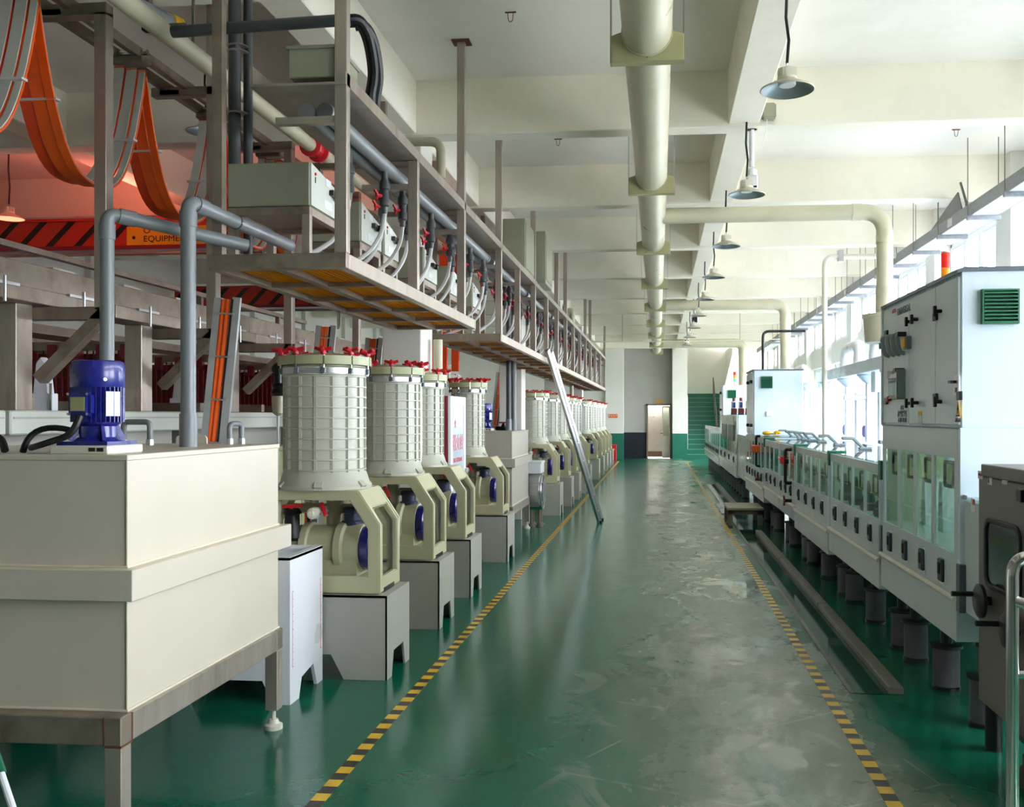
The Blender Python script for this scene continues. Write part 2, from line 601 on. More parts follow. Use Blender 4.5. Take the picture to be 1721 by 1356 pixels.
def text(s, name, parent, loc, rot, size, mat, sx=1.0, align='CENTER'):
    cu = bpy.data.curves.new(name, 'FONT')
    cu.body = s
    cu.size = size
    cu.align_x = align
    cu.align_y = 'CENTER'
    cu.extrude = 0.0008
    tmp = bpy.data.objects.new(name, cu)
    me = bpy.data.meshes.new_from_object(tmp)
    bpy.data.objects.remove(tmp)
    me.materials.clear()
    me.materials.append(M[mat])
    o = bpy.data.objects.new(name, me)
    COL.objects.link(o)
    o.parent = parent
    o.location = Vector(loc) - world_of(parent)
    o.rotation_euler = rot
    o.scale = (sx, 1, 1)
    return o


R_NEAR, R_RIGHT, R_LEFT = (PI / 2, 0, 0), (PI / 2, 0, PI / 2), (PI / 2, 0, -PI / 2)   # faces -y, +x, -x


def arc(p0, pc, p1, n=8):
    p0, pc, p1 = Vector(p0), Vector(pc), Vector(p1)
    return [p0 * (1 - t) ** 2 + pc * 2 * t * (1 - t) + p1 * t * t for t in [i / n for i in range(n + 1)]]


def bend(pts, r, n=6):
    """polyline with rounded corners"""
    pts = [Vector(p) for p in pts]
    out = [pts[0]]
    for i in range(1, len(pts) - 1):
        a = (pts[i - 1] - pts[i]).normalized(); b = (pts[i + 1] - pts[i]).normalized()
        out += arc(pts[i] + a * r, pts[i], pts[i] + b * r, n)
    out.append(pts[-1])
    return out


def rrect(a0, a1, b0, b1, r, n=4):
    out = []
    for ca, cb, t0 in ((a1 - r, b1 - r, 0), (a0 + r, b1 - r, PI / 2), (a0 + r, b0 + r, PI), (a1 - r, b0 + r, 1.5 * PI)):
        out += [(ca + r * math.cos(t0 + PI / 2 * i / n), cb + r * math.sin(t0 + PI / 2 * i / n)) for i in range(n + 1)]
    return out


ORD = ['first', 'second', 'third', 'fourth', 'fifth', 'sixth', 'seventh', 'eighth', 'ninth', 'tenth', 'eleventh', 'twelfth', 'thirteenth',
       'fourteenth', 'fifteenth', 'sixteenth', 'seventeenth', 'eighteenth', 'nineteenth', 'twentieth', 'twenty-first', 'twenty-second', 'twenty-third',
       'twenty-fourth', 'twenty-fifth', 'twenty-sixth', 'twenty-seventh', 'twenty-eighth', 'twenty-ninth', 'thirtieth']

# ================================================================== SETTING
XR, XL, YB, YF, ZS = 4.0, -8.6, -7.2, 34.9, 4.52          # right wall, left wall, back wall, far wall, slab
struct(G().box(XL, XR, YB, 35.3, -0.15, 0).build('floor', 'floor'))
struct(G().box(-40, 60, -40, 80, -0.4, -0.2).build('ground', 'concrete'))
ceil = struct(G().box(XL - .2, XR + .3, YB - .2, 40, ZS, ZS + .2).build('ceiling', 'ceiling'))
BY = [7.95 + 2.85 * k for k in range(-5, 10)]
for y in BY:
    G().box(XL, XR, y, y + .2, 4.04, ZS + .02).build('ceiling_beam', 'beam', ceil, bv=.008)
for x0, x1 in ((.583, .845), (-2.37, -2.105), (-5.6, -5.33)):
    G().box(x0, x1, YB, 34.9, 4.065, ZS + .02).build('ceiling_beam', 'beam', ceil, bv=.008)
# wire hooks left hanging from the slab
for u, v, z in ((858, 18, ZS), (938, 232, ZS), (1607, 216, ZS)):
    d = _ray(u, v); t = (z - EYE) / d[2]
    hx, hy = d[0] * t, d[1] * t
    hk = G().cyl((hx - .04, hy, z - .012), (hx + .04, hy, z - .012), .006, 6).tube(bend([(hx - .02, hy, z - .01), (hx - .015, hy, z - .08), (hx + .015, hy, z - .08), (hx + .02, hy, z - .01)], .02, 4), .003, 6)
    hk.build('ceiling_hook', 'rust', ceil)

# right wall with an upper and a lower row of windows
wr = G().box(XR, XR + .24, YB, BY[2], .9, 2.8).box(XR, XR + .24, YB, BY[2], 3.28, 4.0).box(XR, XR + .24, YB, 35.2, 0, .9).box(XR, XR + .24, YB, 35.2, 2.8, 3.28).box(XR, XR + .24, YB, 35.2, 4.0, ZS + .05)
wr = struct(wr.build('wall_right', 'wall'))
for y in BY:
    if y > -7: G().box(XR - .14, XR + .25, y - .12, y + .32, 0, ZS).build('wall_pier', 'wall', wr, bv=.006)
win_n = [0]


def make_window(x, y0, y1, z0, z1, np_):
    win_n[0] += 1
    g = G()
    fw = .055
    g.box(x - .04, x + .04, y0, y1, z0, z0 + fw).box(x - .04, x + .04, y0, y1, z1 - fw, z1)
    g.box(x - .04, x + .04, y0, y0 + fw, z0, z1).box(x - .04, x + .04, y1 - fw, y1, z0, z1)
    w = struct(g.build('window_%d' % win_n[0], 'upvc', bv=.004))
    dy = (y1 - y0) / np_
    for i in range(np_):
        a, b = y0 + i * dy, y0 + (i + 1) * dy
        if i: G().box(x - .045, x + .045, a - .04, a + .04, z0 + fw, z1 - fw).build('mullion', 'upvc', w)
        sa, sb = a + .05, b - .05
        G().ring(((sa, z0 + fw), (sb, z0 + fw), (sb, z1 - fw), (sa, z1 - fw)), ((sa + .035, z0 + fw + .035), (sb - .035, z0 + fw + .035), (sb - .035, z1 - fw - .035), (sa + .035, z1 - fw - .035)), 'yz', x - .03, x + .02).build('sash', 'upvc', w)
        G().box(x - .006, x, sa + .03, sb - .03, z0 + fw + .03, z1 - fw - .03).build('pane', 'pane', w)
    return w


for y in BY:
    if y < -2 or y > 32: continue
    for z0, z1 in ((3.28, 4.0), (.9, 2.8)):
        if y < BY[4] and y + 2.85 > BY[0] or True:
            make_window(XR + .12, y + .32, y + 2.73, z0, z1, 4)

# left wall
wl = G().box(XL - .24, XL, YB, 35.2, 0, ZS + .05)
wl = struct(wl.build('wall_left', 'wall'))
for y in BY:
    if y > -7: G().box(XL - .25, XL + .1, y - .4, y + .6, 0, ZS).build('wall_pier', 'wall', wl)

# back wall behind the camera
wb = G().box(XL, XR + .2, YB - .2, YB, 0, ZS)
struct(wb.build('wall_back', 'wall'))

# far wall: white piers, shade-toned recess with the door, green stair bay
wf = struct(G().box(XL, -1.98, YF + .05, YF + .3, 0, ZS).build('wall_far', 'wall'))
for x0, x1 in ((-1.98, -1.31), (.51, 1.06)):
    G().box(x0, x1, YF - .12, YF + .5, .95, ZS).build('pier', 'wall', wf)
    G().box(x0 - .003, x1 + .003, YF - .125, YF + .5, 0, .95).build('pier_dado', 'green_dado', wf)
G().box(-2.05, -1.98, YF - .0, YF + .05, 0, .95).build('dado', 'green_dado', wf)
G().box(-1.31, -.44, YF + .36, YF + .5, .98, 4.26).box(.46, .51, YF + .36, YF + .5, 0, 4.26).box(-.44, .46, YF + .36, YF + .5, 2.03, 4.26).build('recess_wall', 'recess', wf)
G().box(-1.31, -.44, YF + .355, YF + .5, 0, .98).build('recess_dado', 'navy_dado', wf)
G().box(-1.31, .51, YF - .1, YF + .5, 4.26, ZS).build('lintel', 'wall', wf)
# wall right of the stairs, with the raked edge of the upper flight
G().prism(((2.35, 0), (XR, 0), (XR, ZS), (2.72, ZS), (2.72, 3.9), (2.35, 2.3)), 'xz', YF + .1, YF + .3).build('stair_wall', 'wall', wf)
G().box(1.06, 2.8, 38.9, 39.1, 2.0, ZS).build('stair_back_wall', 'wall', wf)
G().box(1.0, 1.06, YF + .5, 39, 0, ZS).box(2.75, 2.85, YF + .3, 39, 0, 4.3).build('stair_side_wall', 'wall', wf)  # right wall stops below the slab, the gap added to let daylight in
st = struct(empty('staircase', (1.6, YF, 0)))
for i in range(14):
    y = YF + .1 + i * .26
    G().box(1.06, 2.75, y, y + .29, 0, .18 * (i + 1) - .025).build('stair_step', 'stair', st)
    G().box(1.06, 2.75, y - .012, y + .05, .18 * (i + 1) - .025, .18 * (i + 1)).build('nosing', 'nosing', st)
rl = G()
for i in range(5):
    y = YF + .0 + i * .8
    rl.cyl((2.2, y, .55 * i), (2.2, y, .55 * i + .95), .018, 8)
rl.tube([(2.2, YF, .95), (2.2, YF + 3.2, 3.15)], .022, 8).tube([(2.2, YF, .5), (2.2, YF + 3.2, 2.7)], .014, 8)
tag(rl.build('stair_railing', 'bench_leg'), 'thin grey stair railing beside the green steps', 'railing')

# door in the recess
fr = struct(empty('door_1', (.01, YF + .36, 0)))
G().box(-.46, -.40, YF + .3, YF + .5, 0, 2.05).box(.42, .48, YF + .3, YF + .5, 0, 2.05).box(-.46, .48, YF + .3, YF + .5, 1.99, 2.05).build('door_frame', 'door_frame', fr, bv=.004)
lf = G().ring(((.13, .02), (.42, .02), (.42, 1.98), (.13, 1.98)), ((.165, .86), (.385, .86), (.385, 1.92), (.165, 1.92)), 'xz', YF + .34, YF + .38)
lf = lf.build('door_leaf', 'door', fr)
G().box(.16, .39, YF + .352, YF + .366, .85, 1.93).build('glass', 'bath_glass', lf)
G().box(.16, .39, YF + .336, YF + .342, .06, .8).build('panel', 'door', lf, bv=.002)
G().cyl((.15, YF + .34, .95), (.15, YF + .27, .95), .012, 8).box(.06, .16, YF + .262, YF + .28, .94, .96).build('handle', 'chrome', lf)
bk = struct(G().box(-1.0, 1.0, YF + 1.6, YF + 1.7, .22, 1.9).build('wall_passage', 'door'))
G().box(-1.0, 1.0, YF + 1.58, YF + 1.7, 0, .22).build('kickboard', 'brown', bk)
G().box(-.27, -.13, YF + 1.594, YF + 1.6, 1.45, 1.62).build('notice', 'paper', bk)
text('通知\n---', 'lettering', bk, (-.2, YF + 1.592, 1.535), R_NEAR, .05, 'ink')
skygap = tag(G().box(-.7, .6, YF + 1.2, YF + 1.3, 1.99, 2.12).build('passage_sky_gap', 'sky_glow'), 'glowing box added for the bright sky gap above the passage wall', 'lamp')  # glowing box added where daylight shows over the passage wall
G().box(-1.1, -1.0, YF + .5, YF + 1.7, 0, 2.4).box(1.0, 1.1, YF + .5, YF + 1.7, 0, 2.4).box(-1.0, 1.0, YF + 1.65, YF + 1.7, 1.9, 2.4).build('passage_side', 'door', bk)
struct(G().box(-1.1, 1.1, YF + .5, YF + 1.7, 2.3, 2.4).build('ceiling_passage', 'ceiling'))

# columns of the left bay
for y in (8.1, 14.2, 19.9, 25.6):
    c = struct(G().box(-2.45, -2.1, y, y + .42, 0, 4.07).build('column', 'wall', bv=.008))

# floor tape
for x, lab in ((-1.41, 'yellow and black striped floor tape along the filter machines'), (.965, 'yellow and black striped floor tape along the drain channel')):
    g = G().box(x - .032, x + .032, 1.2, 33.0, .0, .0025)
    tag(g.build('floor_tape', 'tape'), lab, 'floor tape')

# drain channel with a concrete edge on the right
dr = thing('drain_channel', (1.25, 9.5, 0), 'shallow water channel with wet concrete edge beside the yellow tape', 'drain')
for a, b in ((5.5, 7.9), (7.92, 10.4), (10.42, 12.9), (15.6, 18.5), (18.52, 22)):
    G().box(1.315, 1.40, a, b, 0, .045).build('edge_strip', 'concrete_edge', dr, bv=.006)
G().box(1.12, 1.33, 5.5, 22, 0, .004).build('water', 'water', dr)
G().box(1.095, 1.12, 5.5, 22, 0, .006).build('kerb_line', 'concrete_edge', dr)

# signs and fire box at the far end
s = thing('wall_sign', (-1.7, YF - .13, 1.5), 'small orange wall sign with pale lettering on the white pier', 'sign')
G().box(-1.87, -1.53, YF - .14, YF - .12, 1.53, 1.67).build('board', 'sign_orange', s)
text('安全生产', 'lettering', s, (-1.7, YF - .142, 1.6), R_NEAR, .085, 'cream_ink')
s = thing('door_sign', (-.0, YF + .34, 2.1), 'gold sign plate above the far door', 'sign')
G().box(-.13, .16, YF + .34, YF + .36, 2.09, 2.23).build('board', 'sign_gold', s)
text('更衣室', 'lettering', s, (.015, YF + .338, 2.16), R_NEAR, .075, 'saddle')
s = thing('fire_box', (-1.75, YF - .3, 0), 'red fire extinguisher box on the floor against the green dado', 'fire box')
G().box(-1.95, -1.56, YF - .45, YF - .15, 0, .52).build('body', 'fire_red', s, bv=.008)
G().box(-1.96, -1.55, YF - .46, YF - .14, .5, .535).build('lid', 'fire_red', s, bv=.005)
text('灭火器箱', 'lettering', s, (-1.755, YF - .452, .36), R_NEAR, .07, 'cream_ink')
text('火警119', 'lettering', s, (-1.755, YF - .452, .15), R_NEAR, .06, 'cream_ink')

# ================================================================== CEILING SERVICES
# main exhaust duct, sections in saddles
DX, DZ, DR = -.065, 3.765, .14
dct = thing('exhaust_duct', (DX, 16, 3.6), 'long cream round exhaust duct running under the ceiling along the hall', 'duct')
SY = [2.15 + 3.14 * k for k in range(0, 10)]
for a, b in zip([0.0] + [y + .0 for y in SY[1:]], SY[1:] + [30.5]):
    G().cyl((DX, a, DZ), (DX, b - .012, DZ), DR, 28).build('duct_section', 'duct', dct)
    G().cyl((DX, b - .05, DZ), (DX, b, DZ), DR + .006, 28).build('joint_band', 'duct', dct)
G().lathe((DX, 30.5, DZ), ((DR + .004, 0), (DR + .004, .05), (.1, .09), (.02, .1)), 28, 'y').build('end_cap', 'duct', dct)
for i, y in enumerate(SY[1:]):
    n = 14
    cut = [(DX + (DR + .003) * math.cos(PI + PI * k / n), DZ + (DR + .003) * math.sin(PI + PI * k / n)) for k in range(n + 1)]
    s = tag(G().prism([(DX - .205, DZ - .02), (DX - .205, 3.595), (DX + .205, 3.595), (DX + .205, DZ - .02)] + cut[::-1], 'xz', y - .035, y + .035).build('duct_hanger', 'saddle', bv=.003),
            'olive saddle bracket under the cream duct, %s along from the camera' % ORD[i], 'bracket', 'saddle brackets under the exhaust duct')
    for sx in (-1, 1):
        G().box(DX + sx * .205 - .004, DX + sx * .205 + .004, y - .03, y + .03, 3.595, ZS).build('strap', 'alu' if i else 'steel', s)
    G().cyl((DX, y - .037, 3.62), (DX, y - .031, 3.62), .006, 6).build('bolt', 'rust', s)

BR = ((10.0, 2.35, .083, 2.95, 'nearest'), (18.1, 2.41, .1, 2.42, 'middle'), (27.6, 2.46, .13, 2.42, 'most distant'))
for y, x, r, z0, w in BR:
    b = thing('branch_duct', (x, y, z0), 'cream branch duct crossing under the beams and dropping to a machine, %s of three' % w, 'duct', 'branch ducts')
    G().tube(bend([(DX + DR * .8, y, DZ - .03), (x, y, DZ - .03), (x, y, z0)], .24, 10), r, 20).build('pipe', 'duct', b)
    G().cyl((x - .34, y, DZ - .03), (x - .24, y, DZ - .03), r + .006, 20).build('elbow_collar', 'duct', b)
    G().cyl((x, y, DZ - .36), (x, y, DZ - .27), r + .006, 20).build('elbow_collar', 'duct', b)
    if w != 'nearest':
        G().lathe((x, y, z0 - .08), ((.34, -.04), (.32, .06), (.15, .13), (r + .01, .16)), 24).build('hood', 'white_pl', b)

# pendant lamps
LZ = 3.45


def make_lamp(x, y, zc, drop, label, cord_r=.009, lit=None, scale=1.0, grp='pendant lamps'):
    t = thing('pendant_lamp', (x, y, zc), label, 'lamp', grp)
    k = scale
    G().lathe((x, y, zc), ((.152 * k, .0), (.155 * k, .004), (.152 * k, .010), (.10 * k, .036), (.058 * k, .056), (.056 * k, .062), (.050 * k, .055), (.092 * k, .031), (.148 * k, .004)), 32, 'z', False).build('shade', 'lamp_shade', t)
    G().lathe((x, y, zc), ((.147 * k, .003), (.092 * k, .030), (.050 * k, .053), (.012, .054)), 32, 'z', False).build('reflector', 'lamp_inner' if not lit else ('lamp_on_red' if lit == 'red' else 'lamp_inner'), t)
    G().lathe((x, y, zc), ((.046 * k, .028), (.05 * k, .034), (.05 * k, .052), (.02, .055)), 20).build('diffuser', {None: 'lamp_glass', 'red': 'lamp_on_red', 'white': 'lamp_on'}[lit], t)
    hs = G().cyl((x, y, zc + .06 * k), (x, y, zc + .075 * k), .056 * k, 20)
    for i in range(18):
        a = 2 * PI * i / 18
        hs.bar((x + .046 * k * math.cos(a), y + .046 * k * math.sin(a), zc + .07 * k), (x + .046 * k * math.cos(a), y + .046 * k * math.sin(a), zc + .125 * k), .006 * k, .016 * k)
    hs.cyl((x, y, zc + .07 * k), (x, y, zc + .115 * k), .03 * k, 12).build('heat_sink', 'ivory', t)
    G().tube([(x, y, zc + .11 * k), (x + .004, y, zc + .15 * k)], .004, 6).lathe((x, y, zc + .155 * k), ((.004, -.01), (.009, 0), (.004, .01)), 8).build('hook', 'chrome', t)
    z1 = zc + .16 * k
    G().tube([(x, y, z1), (x + .01, y, z1 + drop * .3), (x - .006, y, z1 + drop * .6), (x, y, z1 + drop)], cord_r, 8).build('cord', 'black', t)
    return t


lampy = [5.45, 7.92, 10.3, 12.6, 15.0, 17.4, 19.8, 22.2, 24.6]
for i, y in enumerate(lampy):
    z = LZ + (.02 if i == 0 else 0)
    make_lamp(.735, y, z, 4.065 - z - .16, 'grey bell-shaped lamp hanging under the beam, %s from the camera' % ORD[i])
make_lamp(YP(15, 340, 9.4).x, 9.4, 3.72, 4.52 - 3.72 - .16, 'red-glowing bell lamp hanging before the pink ceiling', lit='red')
make_lamp(YP(247, 425, 12.2).x, 12.2, YP(247, 428, 12.2).z, 4.52 - YP(247, 428, 12.2).z - .16, 'lit white bell lamp hanging below the red striped crane', lit='white')
make_lamp(YP(345, 190, 7.4).x, 7.4, 3.95, 4.52 - 3.95 - .16, 'lit white bell lamp above the festoon rail', lit='white')
for lx, ly, lz, en in ((-5.9, 9.3, 3.66, 85), (-3.3, 9.4, 3.7, 42)):  # upward red spots added to tint the ceiling like light bounced off the crane
    ld = bpy.data.lights.new('red_bounce_spot', 'SPOT'); ld.energy = en; ld.color = (1, .2, .14); ld.shadow_soft_size = .2
    ld.spot_size = 2.9; ld.spot_blend = .6
    lo = bpy.data.objects.new('red_bounce_spot', ld); COL.objects.link(lo); lo.location = (lx, ly, lz); lo.rotation_euler = (PI, 0, 0)

# junction box and camera fittings by the long beam
b = thing('junction_box', (.88, 7.86, 4.06), 'small grey junction box on the beam beside the lamps', 'junction box')
G().box(.86, .97, 7.84, 7.95, 4.075, 4.2).build('body', 'box_grey', b, bv=.012, segs=2)
G().tube([(.9, 7.89, 4.08), (.895, 7.9, 3.98), (.86, 7.95, 3.85)], .004, 6).build('lead', 'white_pl', b)
b = thing('ceiling_camera', (.79, 8.0, 3.6), 'white bracket holding a small boxy camera under the beam', 'camera')
G().cyl((.79, 8.05, 4.065), (.79, 8.05, 4.04), .045, 12).cyl((.79, 8.05, 4.06), (.79, 8.05, 3.72), .022, 12).build('bracket', 'white_pl', b)
G().lathe((.79, 8.05, 3.66), ((.02, -.03), (.045, -.02), (.045, .03), (.02, .05)), 14).build('joint', 'white_pl', b)
G().box(.745, .835, 7.98, 8.16, 3.53, 3.64).build('body', 'lamp_glass', b, bv=.008)
G().box(.755, .825, 7.975, 7.981, 3.53, 3.545).build('lens', 'blackpl', b)
for y, nm in ((21.0, 'nearer'), (27.2, 'farther')):
    b = thing('ceiling_camera', (.8, y, 3.7), 'black-faced white camera hung under the long beam, %s of two' % nm, 'camera')
    G().cyl((.8, y, 4.06), (.8, y, 3.8), .02, 10).build('bracket', 'white_pl', b)
    G().box(.73, .87, y - .12, y + .1, 3.66, 3.82).build('body', 'white_pl' , b, bv=.01)
    G().box(.745, .855, y - .135, y - .115, 3.675, 3.8).build('lens', 'blackpl', b)

# perforated tray along the windows
TX0, TX1, TZ = 3.25, 3.54, 3.7
tr = thing('cable_tray', (3.2, 16, TZ), 'grey sheet metal cable tray hung in front of the upper windows', 'cable tray')
for k in range(11):
    y0 = -1 + 2.95 * k
    y1 = y0 + 2.94
    G().box(TX0, TX0 + .012, y0, y1, TZ, TZ + .13).build('side_plate', 'galv', tr)
    G().box(TX1 - .012, TX1, y0, y1, TZ, TZ + .13).build('side_plate', 'galv', tr)
    G().box(TX0 + .012, TX1 - .012, y0, y1, TZ, TZ + .008).build('tray_floor', 'galv_pale', tr)
    G().box(TX0 - .006, TX0, y1 - .08, y1 + .08, TZ + .02, TZ + .11).build('splice_plate', 'alu', tr)
for k in range(26):
    y = .68 + 1.05 * k
    G().box(TX0 - .03, TX1 + .02, y - .022, y + .022, TZ - .045, TZ).build('bracket_arm', 'galv', tr)
    for x in (TX0 - .02, TX1 + .0):
        G().cyl((x, y, TZ - .05), (x, y, ZS), .005, 6).build('hanger_rod', 'bench_leg', tr)
b = tag(G().prism(((10.45, TZ + .12), (11.7, TZ + .12), (10.6, TZ + .36)), 'yz', TX0 + .02, TX0 + .035).build('loose_metal_plate', 'pvc_dark'), 'dark triangular sheet leaning on the cable tray', 'metal plate')
b = tag(G().bar((TX0 + .1, 10.4, TZ + .02), (TX0 + .1, 10.75, 4.2), .02).build('tray_strut', 'pvc_dark'), 'dark slanted strut rising from the cable tray', 'strut')

# white vent pipe dropping behind the machines
b = thing('vent_pipe', (2.35, 13.2, 1.3), 'slim white pipe turning down from under the beams beside the cream duct', 'pipe')
vp = YP(1386, 432, 13.2)
G().tube(bend([(3.4, 13.2, vp.z), (vp.x, 13.2, vp.z), (vp.x, 13.2, 1.26)], .12, 8), .036, 14).build('pipe', 'ivory', b)
G().box(vp.x + .18, vp.x + .25, 13.15, 13.25, vp.z - .07, vp.z + .09).build('clamp', 'alu', b)
b = tag(G().tube([(x, 24.5 + .0 * x, 3.57 - .02 * math.sin((x + 2) * .8)) for x in [-2.05 + .5 * i for i in range(12)]], .012, 6).build('conduit', 'ivory'), 'thin pale conduit strung across the hall near its end', 'conduit')
for x in (-.95, 2.1):
    tag(G().cyl((x, 24.5, 3.56), (x, 24.5, 4.52), .006, 6).build('hanger_rod', 'bench_leg'), 'thin rod holding the far conduit, %s the duct' % ('left of' if x < 0 else 'right of'), 'rod')

# ================================================================== LEFT SIDE: TANKS AND FILTERS
def make_tank(x0, x1, y0, y1, zb, zt, zband, label, slabel, legs, mt='beige'):
    t = thing('plastic_tank', ((x0 + x1) / 2, (y0 + y1) / 2, zb), label, 'tank')
    G().box(x0, x1, y0, y1, zb, zt - .02).build('body', mt, t, bv=.003)
    G().box(x0 - .006, x1 + .006, y0 - .006, y1 + .006, zt - .022, zt).build('lid', mt, t, bv=.003)
    a, b = zband
    o = .05
    G().ring(((x0 - o, y0 - o), (x1 + o, y0 - o), (x1 + o, y1 + o), (x0 - o, y1 + o)), ((x0 - .0, y0 - .0), (x1 + .0, y0 - .0), (x1 + .0, y1 + .0), (x0 - .0, y1 + .0)), 'xy', a, b).build('girdle', mt, t, bv=.003)
    wd = G()
    for z in (zb + .004, b + .003):
        wd.tube([(x0, y0 - .003, z), (x1 + .003, y0 - .003, z), (x1 + .003, y1, z)], .006, 6)
    for z0_, z1_ in ((zb, a), (b, zt - .02)):
        wd.tube([(x1 + .001, y0 - .001, z0_), (x1 + .001, y0 - .001, z1_)], .004, 6)
    wd.build('weld_bead', 'beige_weld', t)
    s = thing('tank_stand', ((x0 + x1) / 2, (y0 + y1) / 2, 0), slabel, 'stand')
    e = .02
    h = .105
    G().box(x0 - e, x1 + e, y0 - .07, y0 - .0, zb - h, zb).build('rail', 'steel_old', s, bv=.004)
    G().box(x0 - e, x1 + e, y1 - .06, y1 + .01, zb - h, zb).build('rail', 'steel_old', s, bv=.004)
    G().box(x1 - .045, x1 + e, y0, y1 - .06, zb - h, zb).build('rail', 'steel', s, bv=.004)
    G().box(x0 - e, x0 + .045, y0, y1 - .06, zb - h, zb).build('rail', 'steel_old', s, bv=.004)
    for k in (1, 2):
        xx = x0 + (x1 - x0) * k / 3
        G().box(xx - .03, xx + .03, y0, y1 - .06, zb - h, zb - .002).build('cross_rail', 'steel_old', s)
    G().box(x1 - .049, x1 - .043, y0 - .072, y0 - .07, zb - h, zb).box(x1 + e - .002, x1 + e + .002, y0 - .004, y0 + .003, zb - h, zb).box(x1 - .045, x1 + e + .001, y0 - .072, y0 - .0, zb - h - .005, zb - h + .001).build('corner_weld', 'rust', s) if legs == 'near' else None
    for lx in (x0 - e, x1 + e - .065):
        for ly in (y0 - .07, y1 - .06):
            G().box(lx, lx + .065, ly, ly + .065, .10, zb - h).build('leg', 'steel', s, bv=.003)
            G().cyl((lx + .032, ly + .032, .03), (lx + .032, ly + .032, .1), .012, 8).lathe((lx + .032, ly + .032, 0), ((.045, 0), (.045, .022), (.03, .03), (.022, .05)), 16).build('levelling_foot', 'ivory', s)
    return t


make_tank(-3.15, -1.95, 3.26, 4.63, .51, 1.457, (.925, 1.04), 'large beige plastic tank with girdle, standing nearest the camera',
          'weathered steel stand under the large beige tank nearest the camera', 'near')
make_tank(-2.75, -1.85, 11.66, 13.15, .455, 1.405, (.95, 1.06), 'beige plastic tank between the filter machines, under the pair of grey pipes',
          'steel stand under the beige tank between the filter machines', 'far', 'tank_grey')


def make_motor(x, y, z, r, h, label, plate=True):
    t = thing('mixer_motor', (x, y, z), label, 'motor')
    if plate:
        G().box(x - .115, x + .115, y - .12, y + .12, z, z + .032).build('base_plate', 'ivory', t, bv=.004)
        G().box(x + .04, x + .065, y - .122, y - .118, z + .01, z + .024).box(x + .073, x + .098, y - .122, y - .118, z + .01, z + .024).build('plate_slot', 'dark_ink', t)
    zb = z + .032
    G().box(x - r * 1.15, x + r * 1.15, y - r * 1.15, y + r * 1.15, zb, zb + .014).build('flange', 'blue', t, bv=.01, segs=2)
    G().lathe((x, y, zb), ((r * .95, .014), (r * .72, .03), (r * .7, h * .22), (r * .85, h * .25), (r * .88, h * .28)), 24).build('neck', 'blue', t)
    for k in range(4):
        a = PI / 4 + PI / 2 * k
        G().bar((x + r * 1.0 * math.cos(a), y + r * 1.0 * math.sin(a), zb + .014), (x + r * .7 * math.cos(a), y + r * .7 * math.sin(a), zb + h * .22), .012, .02).build('gusset', 'blue', t)
    fb = G().lathe((x, y, zb), ((r * .84, h * .25), (r * .84, h * .72)), 24)
    for k in range(32):
        a = 2 * PI * k / 32
        fb.bar((x + r * .9 * math.cos(a), y + r * .9 * math.sin(a), zb + h * .27), (x + r * .9 * math.cos(a), y + r * .9 * math.sin(a), zb + h * .70), .006 * r / .1, .022 * r / .1)
    fb.build('finned_body', 'blue', t)
    G().lathe((x, y, zb), ((r * 1.0, h * .68), (r * 1.03, h * .70), (r * 1.03, h * .92), (r * .97, h * .985), (r * .85, h), (.01, h)), 28).build('fan_cover', 'blue', t)
    G().cyl((x + r * .74, y - r * .7, zb + h * .77), (x + r * .79, y - r * .75, zb + h * .77), .007, 8).build('bolt', 'chrome', t)
    jb = G().box(x - r * .55, x + r * .4, y - r * 1.22, y - r * .75, zb + h * .34, zb + h * .62).build('junction_box', 'blue', t, bv=.012, segs=2)
    G().box(x - r * .38, x + r * .22, y - r * 1.245, y - r * 1.215, zb + h * .40, zb + h * .56).build('plate', 'saddle', jb)
    for sx in (-.48, .33):
        for sz in (.365, .595):
            G().cyl((x + r * sx, y - r * 1.25, zb + h * sz), (x + r * sx, y - r * 1.2, zb + h * sz), .006, 6).build('screw', 'chrome', jb)
    G().prism([(x + r * (1.02 * math.cos(q) + w_ * math.cos(q)), y + r * (1.02 * math.sin(q) + w_ * math.sin(q))) for q, w_ in ((-.72, 0), (-.12, 0), (-.12, .03), (-.72, .03))], 'xy', zb + h * .34, zb + h * .63).build('nameplate', 'galv_pale', t)
    return t


make_motor(-2.165, 3.42, 1.457, .094, .325, 'blue finned mixer motor standing on the large beige tank')
c = G().tube(bend([(-2.16, 3.3, 1.6), (-2.17, 3.27, 1.53), (-2.32, 3.3, 1.49), (-2.46, 3.45, 1.475)], .05, 5), .013, 8)
c.tube(arc((-2.28, 3.5, 1.53), (-2.47, 3.46, 1.60), (-2.46, 3.4, 1.46), 10), .012, 8).tube(arc((-2.62, 3.36, 1.5), (-2.52, 3.36, 1.56), (-2.46, 3.3, 1.47), 8), .014, 8)
tag(c.build('power_cable', 'black'), 'thick black cables looping beside the blue motor on the tank', 'cable')
make_motor(-2.32, 12.3, 1.405, .1, .33, 'blue finned motor on the beige tank behind the filter machines')

